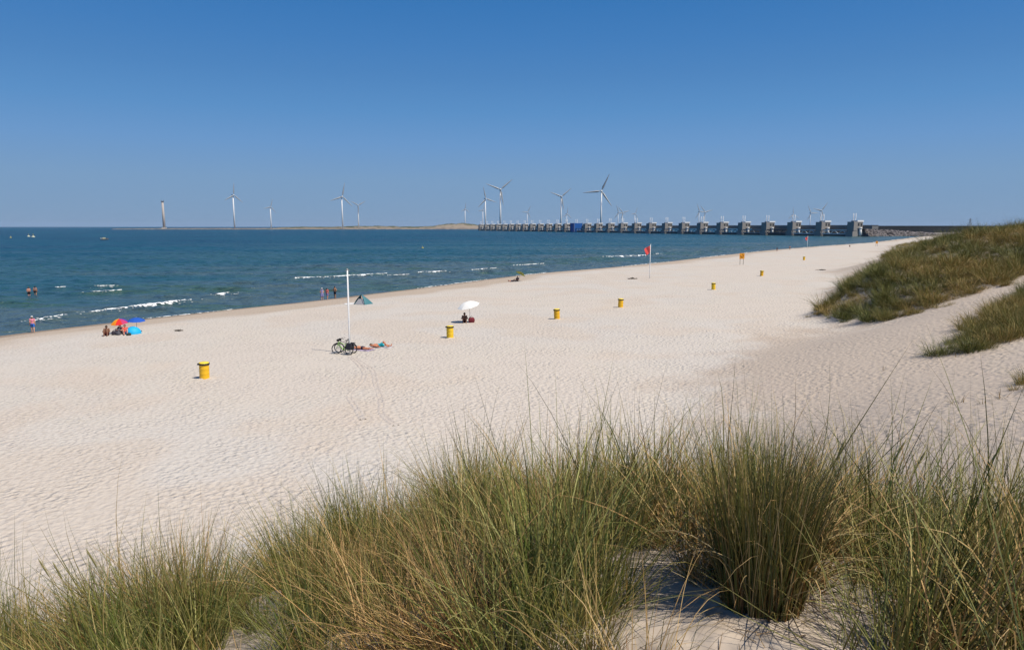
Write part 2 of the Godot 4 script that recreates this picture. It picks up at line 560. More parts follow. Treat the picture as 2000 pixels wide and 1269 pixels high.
func make_sea() -> void:
	water_mat = StandardMaterial3D.new()
	water_mat.albedo_color = Color.WHITE
	water_mat.vertex_color_use_as_albedo = true
	water_mat.roughness = 0.26
	water_mat.metallic_specular = 0.28
	water_mat.uv1_triplanar = true
	water_mat.uv1_world_triplanar = true
	water_mat.uv1_scale = Vector3(1.0 / 64.0, 1.0, 1.0 / 40.0)
	water_mat.heightmap_enabled = true
	water_mat.heightmap_texture = noise_texture(61, 0.011, 1024, false, 5)
	water_mat.heightmap_scale = 190.0
	var angles := PackedFloat32Array()
	for i in 441:
		angles.append(deg_to_rad(-56.0 + 98.0 * i / 440.0))
	var radii := PackedFloat32Array()
	var r := 52.0
	while r < 28000.0:
		radii.append(r)
		r *= 1.0075 if r < 330.0 else (1.011 if r < 1000.0 else 1.05)
	var vx := PackedVector3Array()
	var cs := PackedColorArray()
	for q in radii:
		for a in angles:
			var x := sin(a) * q
			var z := -cos(a) * q
			var y := swell(x, z) if q < 900.0 else 0.0
			vx.append(Vector3(x, y, z))
			# clear sea, and the cloudy green of stirred-up sand over the bars near the beach
			var o := -inland(x, z)
			var n := noise_a.get_noise_2d(x * 0.05, z * 0.16)
			var m := noise_b.get_noise_2d(x * 0.22 + 400.0, z * 0.5)
			var c := mixed(Vector3(0.001, 0.034, 0.062), Vector3(0.003, 0.056, 0.082), 0.5 + n * 1.6)  # two-tone streaks painted in for the light on wave slopes
			c = mixed(c, Vector3(0.024, 0.080, 0.098), smoothstep(300.0, 90.0, o + n * 220.0 + m * 60.0))
			c = mixed(c, Vector3(0.072, 0.108, 0.114), smoothstep(85.0, 15.0, o + n * 60.0 + m * 35.0) * 0.85)
			c = mixed(c, Vector3(0.045, 0.090, 0.055), smoothstep(0.08, 0.35, m) * smoothstep(70.0, 30.0, o) * 0.7)
			cs.append(tint(c))
	var sea := part("sea", sheet(vx, cs, radii.size(), angles.size()), water_mat, self)
	tag(sea, "", "", "", "structure")
	# foam: broken crests and the thin edge of the swash
	var foam := paint(0.80, 0.82, 0.83, 0.9, 0.3)
	for b in BREAKERS.size():
		foam_ridge(sea, "breaker_foam", BREAKERS[b], BREAKER_WIDTH[b], 0.10, foam)
	# flecks of old foam left behind the crests
	var fl := start()
	for b in BREAKERS.size():
		for i in BREAKERS[b].size() - 1:
			for q in int(BREAKER_WIDTH[b] * 10.0):
				var p: Vector2 = BREAKERS[b][i].lerp(BREAKERS[b][i + 1], rng.randf())
				p += Vector2(rng.randfn(0.0, 1.6), rng.randfn(0.0, 1.6)) * (0.25 + BREAKER_WIDTH[b] * 0.22)
				if inland(p.x, p.y) > -2.0:
					continue
				var c := Vector3(p.x, swell(p.x, p.y) + 0.02, p.y)
				var w := rng.randf_range(0.04, 0.15)
				for k in 5:
					var a0 := TAU * k / 5.0
					var a1 := TAU * (k + 1) / 5.0
					tri(fl, c + Vector3(0, 0.02, 0), c + Vector3(cos(a0) * w * 1.8, -0.01, sin(a0) * w), c + Vector3(cos(a1) * w * 1.8, -0.01, sin(a1) * w), c - Vector3(0, 1, 0))
	piece("foam_flecks", fl, foam, sea).set_meta("kind", "stuff")
	var line := []
	for i in range(206, 860, 1):
		var z := 150.0 - i
		var f := shore_at[i]
		var away := 0.75 + 0.9 * noise_a.get_noise_2d(i * 0.9, 5.0)
		var gate := noise_b.get_noise_2d(i * 0.42, 90.0) + 0.06
		if gate > 0.0:
			line.append(Vector2(f - away, z))
		else:
			if line.size() > 3:
				foam_ridge(sea, "swash_foam", line, 0.55 + 0.0022 * maxf(0.0, -z - 60.0), 0.035, foam)
			line = []
	if line.size() > 3:
		foam_ridge(sea, "swash_foam", line, 1.2, 0.05, foam)

func foam_ridge(sea: Node, called: String, line: Array, width: float, high: float, mat: Material) -> void:
	var pts := []
	for i in line.size() - 1:
		var p: Vector2 = line[i]
		var q: Vector2 = line[i + 1]
		var n := maxi(1, int((q - p).length() / 0.22))
		for k in n:
			pts.append(p.lerp(q, float(k) / n))
	pts.append(line[-1])
	var st := start(true)
	var rows := []
	var across := 7
	for i in pts.size():
		var p: Vector2 = pts[i]
		var dir: Vector2 = ((pts[mini(i + 1, pts.size() - 1)] as Vector2) - (pts[maxi(i - 1, 0)] as Vector2)).normalized()
		var side := Vector2(-dir.y, dir.x)
		var t := float(i) / maxf(1.0, pts.size() - 1.0)
		var w := width * (0.25 + 0.75 * pow(sin(PI * clampf(t, 0.02, 0.98)), 0.5)) * clampf(0.5 + 1.5 * noise_b.get_noise_2d(p.x * 3.1, p.y * 3.1), 0.08, 1.3)
		var shift := noise_c.get_noise_2d(p.x * 2.0, p.y * 2.0) * width * 0.7
		var row := []
		for k in across:
			var u := float(k) / (across - 1) - 0.5
			var q := p + side * (u * w + shift)
			var y := maxf(swell(q.x, q.y), land(q.x, q.y)) 
			var lump := high * (0.6 + 0.9 * noise_c.get_noise_2d(q.x * 9.0, q.y * 9.0))
			y += lump * (1.0 - 4.0 * u * u) + (0.012 if absf(u) < 0.45 else -0.03)
			row.append(Vector3(q.x, y, q.y))
		rows.append(row)
	for i in rows.size() - 1:
		for k in across - 1:
			var a: Vector3 = rows[i][k]
			var edge := absf(float(k) - 2.5) / 2.5
			if noise_c.get_noise_2d(a.x * 13.0, a.z * 13.0) > 0.50 - 0.52 * edge:
				continue
			var low := a - Vector3(0, 3, 0)
			quad(st, rows[i][k], rows[i][k + 1], rows[i + 1][k + 1], rows[i + 1][k], low)
	var o := piece(called, st, mat, sea)
	o.set_meta("kind", "stuff")

# ---------------------------------------------------------------- far shore, barrier, turbines

func make_far_shore() -> void:
	# the low work island beyond the channel: dunes, scrub and a stone-faced foot
	var m := StandardMaterial3D.new()
	m.vertex_color_use_as_albedo = true
	m.roughness = 0.95
	m.metallic_specular = 0.2
	var along := [-1480.0, -1300.0, -960.0, -930.0, -860.0, -760.0, -640.0, -520.0, -440.0, -380.0, -320.0, -290.0, -250.0, -215.0, -180.0, -150.0, -135.0, -105.0, -80.0]
	var tall := [2.2, 3.2, 3.6, 6.0, 8.5, 8.0, 10.5, 11.5, 10.0, 9.0, 11.0, 15.5, 19.0, 20.5, 20.0, 16.0, 14.5, 9.0, 3.0]
	var vx := PackedVector3Array()
	var cs := PackedColorArray()
	var rows := 26
	var columns := 360
	for i in rows:
		for j in columns:
			var x := lerpf(-1500.0, -70.0, j / (columns - 1.0))
			var u := i / (rows - 1.0)
			var z := -2560.0 - u * 340.0
			var n := noise_a.get_noise_2d(x * 0.12, z * 0.12)
			var k := noise_b.get_noise_2d(x * 0.5, z * 0.5)
			var top: float = line_at(along, tall, x) * (1.0 + n * 0.35)
			var rise := smoothstep(0.0, 0.06, u) * 0.35 + smoothstep(0.08, 0.55, u) * 0.65
			if x < -960.0:
				rise = smoothstep(0.0, 0.1, u)
			rise *= smoothstep(1.0, 0.85, u)
			vx.append(Vector3(x, -1.0 + (top + 1.0) * rise + k * 0.7 * rise, z))
			var sand := Vector3(0.27, 0.225, 0.18)
			var scrub := Vector3(0.075, 0.085, 0.045)
			var stone := Vector3(0.13, 0.12, 0.12)
			var c := mixed(sand, scrub, smoothstep(-0.12, 0.18, n + k * 0.5 + (u - 0.3) * 1.3 - (0.35 if x > -300.0 else 0.0)))
			if u < 0.07 or x < -960.0:
				c = mixed(stone, sand, 0.25 + k)
			cs.append(tint(c))
	tag(part("far_island", sheet(vx, cs, rows, columns), m, self), "", "", "", "structure")

	# the dam that carries the road to the barrier
	var dam_line := [Vector3(352, 0, -990), Vector3(425, 0, -920), Vector3(520, 0, -890), Vector3(660, 0, -905), Vector3(1100, 0, -1010)]
	var st := start()
	for i in dam_line.size() - 1:
		var a: Vector3 = dam_line[i]
		var b: Vector3 = dam_line[i + 1]
		var outs := []
		for e in [i, i + 1]:
			var dir: Vector3 = ((dam_line[mini(e + 1, dam_line.size() - 1)] as Vector3) - (dam_line[maxi(e - 1, 0)] as Vector3)).normalized()
			outs.append(Vector3(-dir.z, 0, dir.x) * (1.0 if dir.x > 0.0 else -1.0))
		var prof := [[46.0, -2.0], [26.0, 4.4], [22.0, 4.6], [8.0, 11.6], [-8.0, 11.6], [-40.0, -2.0]]
		for k in prof.size() - 1:
			var p: Vector3 = a + outs[0] * prof[k][0] + Vector3(0, prof[k][1], 0)
			var q: Vector3 = a + outs[0] * prof[k + 1][0] + Vector3(0, prof[k + 1][1], 0)
			var r: Vector3 = b + outs[1] * prof[k + 1][0] + Vector3(0, prof[k + 1][1], 0)
			var s: Vector3 = b + outs[1] * prof[k][0] + Vector3(0, prof[k][1], 0)
			quad(st, p, q, r, s, (a + b) * 0.5 - Vector3(0, 30, 0))
	var dam_mat := StandardMaterial3D.new()
	dam_mat.albedo_texture = noise_texture(71, 0.02, 512, false, 4, ramp_of([0.2, 0.8], [Color(0.008, 0.011, 0.015), Color(0.022, 0.024, 0.028)]))
	dam_mat.uv1_triplanar = true
	dam_mat.uv1_world_triplanar = true
	dam_mat.uv1_scale = Vector3(1, 1, 1) / 60.0
	dam_mat.roughness = 0.95
	dam_mat.metallic_specular = 0.2
	tag(piece("dam", st, dam_mat, self), "long dark stone-faced dam behind the end of the barrier", "dam")

	# pale paved foot between the rocks and the dunes
	vx = PackedVector3Array()
	cs = PackedColorArray()
	for i in 14:
		for j in 40:
			var u := i / 13.0
			var v := j / 39.0
			var p := Vector3(lerpf(424, 760, v), 0, lerpf(-735, -760, v)) + Vector3(lerpf(-8, 40, u), 0, -u * 130.0)
			p.y = -0.6 + smoothstep(0.0, 1.0, u) * (3.0 + 4.6 * v) + noise_b.get_noise_2d(p.x * 0.3, p.z * 0.3) * 0.5
			vx.append(p)
			cs.append(tint(mixed(Vector3(0.20, 0.18, 0.175), Vector3(0.30, 0.27, 0.25), 0.5 + noise_a.get_noise_2d(p.x * 0.3, p.z * 0.6) * 1.5)))
	tag(part("paved_slope", sheet(vx, cs, 14, 40), m, self), "", "", "", "structure")

	# rubble mound at the barrier's landing: boulders too many and too small to pick apart
	var shapes := []
	for s in 3:
		var bs := start()
		var pts := []
		for k in 14:
			pts.append(Vector3(rng.randfn(), rng.randfn(), rng.randfn()).normalized() * rng.randf_range(0.8, 1.1))
		hull_like(bs, pts)
		bs.generate_normals()
		shapes.append(bs.commit())
	var spots := []
	for i in 900:
		var u := rng.randf()
		var across := rng.randf()
		var base := Vector3(374, 0, -736).lerp(Vector3(478, 0, -772), u)
		var h := lerpf(8.2, 3.0, pow(u, 1.3)) * across
		spots.append(base + Vector3(across * 4.0, h - 0.6, -across * 13.0) + Vector3(rng.randf_range(-1, 1), 0, rng.randf_range(-1, 1)))
	var rock_mat := paint(1, 1, 1, 0.95, 0.2)
	rock_mat = rock_mat.duplicate()
	rock_mat.vertex_color_use_as_albedo = true
	var mm := MultiMesh.new()
	mm.transform_format = MultiMesh.TRANSFORM_3D
	mm.use_colors = true
	mm.mesh = shapes[0]
	mm.instance_count = spots.size()
	for i in spots.size():
		var b := Basis.from_euler(Vector3(rng.randf() * TAU, rng.randf() * TAU, rng.randf() * TAU)).scaled(Vector3.ONE * rng.randf_range(0.7, 1.7))
		mm.set_instance_transform(i, Transform3D(b, spots[i]))
		var g := rng.randf_range(0.06, 0.24)
		mm.set_instance_color(i, Color(g * 1.05, g * 0.96, g * 0.95))
	var rocks := MultiMeshInstance3D.new()
	rocks.name = "rubble_boulders"
	rocks.multimesh = mm
	rocks.material_override = rock_mat
	add_child(rocks)
	tag(rocks, "grey rubble boulders heaped at the landward end of the barrier", "boulders", "", "stuff")

func hull_like(st: SurfaceTool, pts: Array) -> void:
	# a faceted stone: an icosahedron pushed in and out
	var t := (1.0 + sqrt(5.0)) / 2.0
	var v := []
	for p in [[-1, t, 0], [1, t, 0], [-1, -t, 0], [1, -t, 0], [0, -1, t], [0, 1, t], [0, -1, -t], [0, 1, -t], [t, 0, -1], [t, 0, 1], [-t, 0, -1], [-t, 0, 1]]:
		v.append(Vector3(p[0], p[1], p[2]).normalized())
	for i in 12:
		v[i] *= 0.75 + 0.3 * (pts[i] as Vector3).length()
		v[i] += (pts[(i * 5) % pts.size()] as Vector3) * 0.12
		v[i] *= Vector3(1.15, 0.8, 0.95)
	for f in [[0, 11, 5], [0, 5, 1], [0, 1, 7], [0, 7, 10], [0, 10, 11], [1, 5, 9], [5, 11, 4], [11, 10, 2], [10, 7, 6], [7, 1, 8], [3, 9, 4], [3, 4, 2], [3, 2, 6], [3, 6, 8], [3, 8, 9], [4, 9, 5], [2, 4, 11], [6, 2, 10], [8, 6, 7], [9, 8, 1]]:
		tri(st, v[f[0]], v[f[1]], v[f[2]], Vector3.ZERO)

const PIER_FIRST := Vector3(368.1, 0, -740)
const PIER_STEP := Vector3(-16.15, 0, -40.46)
const PIER_COUNT := 29

func ordinal(n: int) -> String:
	return ["first", "second", "third", "fourth", "fifth", "sixth", "seventh", "eighth", "ninth", "tenth", "eleventh", "twelfth", "thirteenth", "fourteenth", "fifteenth", "sixteenth", "seventeenth", "eighteenth", "nineteenth", "twentieth", "twenty-first", "twenty-second", "twenty-third", "twenty-fourth", "twenty-fifth", "twenty-sixth", "twenty-seventh", "twenty-eighth", "twenty-ninth"][n]

func make_barrier() -> void:
	var turn := atan2(0.371, 0.929)
	var concrete := paint(0.27, 0.255, 0.24, 0.9, 0.3)
	var white := paint(0.78, 0.78, 0.77, 0.6, 0.4)
	var dark := paint(0.03, 0.035, 0.04, 0.8, 0.3)
	var steel := paint(0.055, 0.075, 0.095, 0.6, 0.4)
	var pale_steel := paint(0.55, 0.60, 0.62, 0.55, 0.4)
	var parts := []
	# meshes shared by all piers; local -x is the sea side, local +z looks back at the beach
	var st := start()
	box(st, Vector3(0, 1.2, 0), Vector3(15, 8.4, 9.4))
	box(st, Vector3(0.5, 6.4, 0), Vector3(12, 2.2, 8.2))
	st.generate_normals(); parts.append(["pier_base", st.commit(), concrete])
	st = start()
	box(st, Vector3(-3.6, 11.0, 0), Vector3(4.8, 9.4, 8.8))
	box(st, Vector3(-4.4, 16.0, 1.6), Vector3(1.6, 1.0, 3.0))
	st.generate_normals(); parts.append(["sea_tower", st.commit(), concrete])
	st = start()
	box(st, Vector3(3.3, 11.6, 0), Vector3(8.2, 8.2, 7.6))
	box(st, Vector3(3.3, 8.8, 3.95), Vector3(8.6, 0.5, 0.5))
	st.generate_normals(); parts.append(["machine_house", st.commit(), concrete])
	st = start()
	box(st, Vector3(3.4, 16.4, 0.1), Vector3(9.0, 1.7, 8.4))
	st.generate_normals(); parts.append(["roof_cap", st.commit(), white])
	for x in [1.3, 5.3]:
		st = start()
		box(st, Vector3(x, 12.6, 3.84), Vector3(2.2, 2.6, 0.16))
		st.generate_normals(); parts.append(["window", st.commit(), dark])
	for x in [-0.4, 3.0]:
		st = start(true)
		tube(st, [Vector3(x, 15.4, -2.0), Vector3(x, 24.6, -2.0)], [0.42, 0.36], 8)
		st.generate_normals(); parts.append(["lifting_rod", st.commit(), white])
	st = start(true)
	tube(st, [Vector3(2.4, 0.9, 5.6), Vector3(2.4, 8.2, 5.6)], [1.35, 1.35], 10)
	tube(st, [Vector3(2.4, 8.2, 5.6), Vector3(2.4, 9.6, 5.6)], [1.8, 1.5], 10)
	st.generate_normals(); parts.append(["cylinder_housing", st.commit(), white])
	for i in PIER_COUNT:
		var at := PIER_FIRST + PIER_STEP * i
		var label := "%s concrete barrier pier with white cap, counted from the rubble mound" % ordinal(i)
		if i == 15:
			label = "concrete barrier pier wrapped in the bright blue scaffold sheeting"
		var p := thing("barrier_pier", at, turn, label, "pier", "piers of the storm surge barrier")
		for q in parts:
			if i == 28 and q[0] == "window":
				continue
			part(q[0], q[1], q[2], p)
	# gates between the piers: dark plate below, lattice girder above
	var span := PIER_STEP.length()
	var plate := start()
	box(plate, Vector3(-2.4, 0.6, 0), Vector3(1.2, 5.6, span - 9.6))
	plate.generate_normals()
	var plate_m := plate.commit()
	var girder := start()
	var half := (span - 10.2) * 0.5
	for y in [2.6, 6.8]:
		box(girder, Vector3(-5.2, y, 0), Vector3(0.9, 0.9, half * 2.0))
	for k in 6:
		var z0 := -half + half * 2.0 * k / 6.0
		var z1 := z0 + half * 2.0 / 6.0
		var up := k % 2 == 0
		tube(girder, [Vector3(-5.2, 2.6 if up else 6.8, z0), Vector3(-5.2, 6.8 if up else 2.6, z1)], [0.42], 5)
	girder.generate_normals()
	var girder_m := girder.commit()
	for i in PIER_COUNT - 1:
		var at := PIER_FIRST + PIER_STEP * (i + 0.5)
		var g := thing("barrier_gate", at, turn, "steel gate with lattice girder in the %s opening from the rubble mound" % ordinal(i), "gate", "gates of the storm surge barrier")
		part("gate_plate", plate_m, steel, g)
		part("lattice_girder", girder_m, pale_steel if i < 2 else (steel if i == 2 else paint(0.26, 0.29, 0.31, 0.6, 0.4)), g)
	# the road on the landward side
	st = start()
	var total := span * (PIER_COUNT - 1) + 30.0
	box(st, Vector3(0, 0, 0), Vector3(9, 3.2, total))
	st.generate_normals()
	var road := thing("road_viaduct", PIER_FIRST + PIER_STEP * ((PIER_COUNT - 1) * 0.5) + Basis(Vector3.UP, turn) * Vector3(12.6, 9.6, 0), turn, "long grey road viaduct running along behind the barrier piers", "viaduct")
	part("deck", st.commit(), paint(0.17, 0.17, 0.175, 0.9, 0.3), road)
	for s in [-1, 1]:
		st = start()
		box(st, Vector3(4.3 * s, 2.1, 0), Vector3(0.2, 1.0, total))
		piece("railing", st, concrete, road)
	# the pier under repair: sheeted scaffold
	var sc := thing("scaffold", PIER_FIRST + PIER_STEP * 15, turn, "bright blue sheeted scaffold box round one barrier pier", "scaffold")
	var blue := paint(0.012, 0.10, 0.36, 0.6, 0.4)
	for q in [[Vector3(0, 8.6, 8.2), Vector3(17.4, 17.0, 0.3)], [Vector3(0, 8.6, -8.2), Vector3(17.4, 17.0, 0.3)], [Vector3(-8.9, 8.6, 0), Vector3(0.3, 17.0, 16.0)], [Vector3(8.9, 8.6, 0), Vector3(0.3, 17.0, 16.0)]]:
		st = start()
		box(st, q[0], q[1])
		piece("sheeting", st, blue, sc)
	for q in [[-9.2, 8.5], [9.2, 8.5], [-9.2, -8.5], [9.2, -8.5]]:
		st = start()
		box(st, Vector3(q[0], 8.9, q[1]), Vector3(0.5, 18.2, 0.5))
		piece("pole", st, concrete, sc)

func make_turbines() -> void:
	var white := paint(0.80, 0.80, 0.79, 0.5, 0.4)
	var grey := paint(0.34, 0.36, 0.38, 0.5, 0.4)  # blades painted darker to stand in for their shaded side
	var where := ["tall white wind turbine above the low breakwater, left of the others", "short white wind turbine at the left tip of the far island", "tall white wind turbine on the far island, rotor half edge-on", "shorter wind turbine close to the right of the tall island one", "faint small wind turbine behind the island's brown hill", "small wind turbine almost hidden behind the one at the barrier's far end", "white wind turbine at the far end of the barrier", "big white wind turbine with a Y-shaped rotor near the barrier's far end", "faint small wind turbine over the far barrier piers", "white wind turbine with Y-shaped rotor beside the blue scaffold", "faint wind turbine just right of the blue scaffold", "big white wind turbine, largest rotor, above the middle of the barrier", "small distant wind turbine, left of a close pair over the barrier", "small distant wind turbine, right of a close pair over the barrier", "small distant wind turbine just right of the close pair", "grey distant wind turbine, left of the pair over the nearer piers", "grey distant wind turbine, right of the pair over the nearer piers", "grey distant wind turbine above the third nearest pier", "grey distant wind turbine, left of the two nearest the dam", "grey distant wind turbine, rightmost of all, nearest the dam"]
	for i in TURBINES.size():
		var t: Array = TURBINES[i]
		var hub: float = t[2]
		var length: float = t[3]
		var far := i >= 12 or i in [4, 5, 8, 10]
		var o := thing("wind_turbine", Vector3(t[0], 0.0, t[1]), deg_to_rad(t[5]), where[i], "wind turbine", "wind turbines on the horizon")
		var thick := 0.42 + hub * 0.021
		if far:
			thick *= 0.85
		var st := start(true)
		tube(st, [Vector3(0, -1, 0), Vector3(0, hub - 1.6, 0)], [thick, thick * 0.62], 14)
		piece("tower", st, white, o)
		st = start()
		var big := length / 40.0
		box(st, Vector3(0, hub, -1.5 * big), Vector3(3.6, 3.6, 9.5) * big)
		piece("nacelle", st, white, o)
		var rotor := Vector3(0, hub, 4.6 * big)
		st = start(true)
		ball(st, rotor, Vector3(1.9, 1.9, 2.4) * big, 12, 8)
		var h := piece("hub", st, white, o)
		for k in 3:
			var a := deg_to_rad(t[4]) + TAU * k / 3.0
			var dir := Vector3(sin(a), cos(a), 0)
			var side := Vector3(cos(a), -sin(a), 0)
			st = start(true)
			var rows := []
			for s in [[0.0, 0.55, 0.5], [0.06, 0.75, 0.5], [0.2, 1.75, 0.42], [0.45, 1.3, 0.3], [0.75, 0.85, 0.2], [1.0, 0.3, 0.1]]:
				var c: Vector3 = rotor + dir * (1.2 * big + (length - 1.2 * big) * s[0])
				var w: float = s[1] * big * 1.25
				var d: float = s[2] * big
				rows.append([c + side * w * 0.9, c + Vector3(0, 0, d), c - side * w * 1.1, c - Vector3(0, 0, d), c])
			for r in rows.size() - 1:
				for q in 4:
					quad(st, rows[r][q], rows[r][(q + 1) % 4], rows[r + 1][(q + 1) % 4], rows[r + 1][q], rows[r][4])
			piece("blade", st, grey, o)
	# a tower without nacelle or rotor
	var o := thing("turbine_tower", Vector3(-1313, 0, -2600), 0.3, "beige concrete tower without rotor, leftmost on the horizon", "tower")
	var st := start(true)
	tube(st, [Vector3(0, -1, 0), Vector3(0, 102, 0)], [4.9, 3.7], 16)
	piece("shaft", st, paint(0.48, 0.43, 0.39, 0.9, 0.3), o)
	st = start()
	box(st, Vector3(0, 103.5, 0), Vector3(9, 3, 9))
	for x in [-3.6, 3.6]:
		box(st, Vector3(x, 107, 0), Vector3(1.2, 4, 1.2))
	piece("work_platform", st, paint(0.16, 0.16, 0.17, 0.9, 0.3), o)
	st = start()
	box(st, Vector3(0, 3, 0), Vector3(16, 8, 14))
	piece("plinth", st, paint(0.45, 0.44, 0.42, 0.9, 0.3), o)
	# a lattice mast behind the dune, far right
	var mast := thing("lattice_mast", Vector3(1010, 2.6, -1520), 0.0, "faint lattice mast just above the dune's left shoulder", "mast")
	st = start()
	for q in [[-3, -3], [3, -3], [-3, 3], [3, 3]]:
		tube(st, [Vector3(q[0], 0, q[1]), Vector3(q[0] * 0.2, 26, q[1] * 0.2)], [0.35, 0.2], 4)
	for k in 5:
		var y0 := k * 5.0
		var f0 := 1.0 - 0.8 * y0 / 26.0
		var f1 := 1.0 - 0.8 * (y0 + 5.0) / 26.0
		for q in [[-3, -3, 3, -3], [3, -3, 3, 3], [3, 3, -3, 3], [-3, 3, -3, -3]]:
			tube(st, [Vector3(q[0] * f0, y0, q[1] * f0), Vector3(q[2] * f1, y0 + 5.0, q[3] * f1)], [0.18], 4)
	piece("lattice", st, paint(0.2, 0.2, 0.21, 0.8, 0.3), mast)
	st = start()
	for y in [17.0, 22.0]:
		box(st, Vector3(0, y, 0), Vector3(13, 0.4, 0.4))
	piece("cross_arm", st, paint(0.2, 0.2, 0.21, 0.8, 0.3), mast)

# ---------------------------------------------------------------- marram grass

class Blades:
	var v := PackedVector3Array()
	var n := PackedVector3Array()
	var c := PackedColorArray()
	var i := PackedInt32Array()

	func add(root: Vector3, azimuth: float, lean: float, bend: float, length: float, width: float, twist: float, segs: int, color: Color) -> void:
		var out := Vector3(cos(azimuth), 0, sin(azimuth))
		var flat := Vector3(-sin(azimuth), 0, cos(azimuth))
		var p := root
		var step := length / segs
		var first := v.size()
		for k in segs + 1:
			var t := float(k) / segs
			var a := lean + bend * t * t
			var dir := out * sin(a) + Vector3.UP * cos(a)
			var up := out * cos(a) - Vector3.UP * sin(a)
			var side := flat * cos(twist) + up * sin(twist)
			var w := width * 0.5 * (1.0 - pow(t, 2.2)) if k < segs else 0.0
			var nn := side.cross(dir).normalized()
			if k < segs:
				v.append(p - side * w); v.append(p + side * w)
				n.append(nn); n.append(nn)
				c.append(color); c.append(color)
			else:
				v.append(p)
				n.append(nn)
				c.append(color)
			p += dir * step
		for k in segs - 1:
			var a := first + k * 2
			i.append_array(PackedInt32Array([a, a + 2, a + 1, a + 1, a + 2, a + 3]))
		var z := first + (segs - 1) * 2
		i.append_array(PackedInt32Array([z, z + 2, z + 1]))

	func mesh() -> ArrayMesh:
		var arrays := []
		arrays.resize(Mesh.ARRAY_MAX)
		arrays[Mesh.ARRAY_VERTEX] = v
		arrays[Mesh.ARRAY_NORMAL] = n
		arrays[Mesh.ARRAY_COLOR] = c
		arrays[Mesh.ARRAY_INDEX] = i
		var m := ArrayMesh.new()
		m.add_surface_from_arrays(Mesh.PRIMITIVE_TRIANGLES, arrays)
		return m

var blade_mat: StandardMaterial3D

func leaf_color(dry: float) -> Color:
	var r := rng.randf()
	var c: Vector3
	if r < dry:
		c = Vector3(0.52, 0.41, 0.21).lerp(Vector3(0.30, 0.19, 0.08), rng.randf())
	else:
		c = Vector3(0.085, 0.112, 0.026).lerp(Vector3(0.26, 0.205, 0.06), rng.randf())
		if rng.randf() < 0.2:
			c = c.lerp(Vector3(0.105, 0.125, 0.062), 0.7)
	c *= rng.randf_range(0.62, 1.02)
	return tint(c)

func tuft(count: int, spread: float, low: float, high: float, lean: float, bend: float, width: float, segs: int, dry: float, stalks: int) -> ArrayMesh:
	var b := Blades.new()
	for k in count:
		var a := rng.randf() * TAU
		var r := spread * sqrt(rng.randf())
		var root := Vector3(cos(a) * r, -0.03, sin(a) * r)
		var az := a + rng.randfn(0.0, 0.9)
		var ln := absf(rng.randfn(0.0, 0.6)) * lean + r / maxf(spread, 0.01) * lean * 0.6
		var snap := rng.randf()
		if snap < 0.05:
			# broken and bent over
			b.add(root, az, ln + 0.2, rng.randf_range(1.6, 2.6), rng.randf_range(low, high) * 0.9, width, rng.randfn(0.0, 0.6), segs + 2, leaf_color(0.8))
			continue
		if snap < 0.12:
			# dead blade lying low in the mat
			b.add(root, rng.randf() * TAU, rng.randf_range(0.75, 1.25), rng.randf_range(0.1, 0.6), rng.randf_range(low, high) * 0.75, width, rng.randfn(0.0, 0.6), segs, leaf_color(0.95))
			continue
		b.add(root, az, ln, absf(rng.randfn(0.4, 0.6)) * bend, rng.randf_range(low, high) * (1.0 if rng.randf() < 0.78 else (0.65 if rng.randf() < 0.75 else 1.22)), width * rng.randf_range(0.7, 1.2), rng.randfn(0.0, 0.6), segs, leaf_color(dry))
	for k in stalks:
		var a := rng.randf() * TAU
		var r := spread * (0.5 + 0.55 * rng.randf())
		var c := Vector3(0.34, 0.22, 0.085).lerp(Vector3(0.16, 0.085, 0.035), rng.randf())
		b.add(Vector3(cos(a) * r, -0.03, sin(a) * r), a + rng.randfn(0.0, 0.5), rng.randf_range(0.0, 0.2), rng.randf_range(0.0, 0.25), rng.randf_range(0.16, 0.38), width * 1.7, rng.randfn(0.0, 0.6), 3, tint(c))
	return b.mesh()

func scatter(called: String, label: String, category: String, meshes: Array, items: Array) -> void:
	# items: [which mesh, Transform3D, Color]; one object for each mesh kind, each a mass nobody could count
	for k in meshes.size():
		var mine := items.filter(func(t): return t[0] == k)
		if mine.is_empty():
			continue
		var mm := MultiMesh.new()
		mm.transform_format = MultiMesh.TRANSFORM_3D
		mm.use_colors = true
		mm.mesh = meshes[k]
		mm.instance_count = mine.size()
		for j in mine.size():
			mm.set_instance_transform(j, mine[j][1])
			mm.set_instance_color(j, mine[j][2])
		var o := MultiMeshInstance3D.new()
		o.name = numbered(called)
		o.multimesh = mm
		o.material_override = blade_mat
		add_child(o)
		tag(o, label, category, "", "stuff")

func in_poly(x: float, z: float, poly: Array) -> bool:
	return Geometry2D.is_point_in_polygon(Vector2(x, z), PackedVector2Array(poly))

func slope_basis(x: float, z: float, share: float, turn: float, lean: Vector3) -> Basis:
	var e := 0.4
	var nrm := Vector3(land(x - e, z) - land(x + e, z), 2.0 * e, land(x, z - e) - land(x, z + e)).normalized()
	var up := (Vector3.UP.lerp(nrm, share) + lean).normalized()
	var side := up.cross(Vector3.FORWARD).normalized()
	return Basis(side, up, side.cross(up)) * Basis(Vector3.UP, turn)

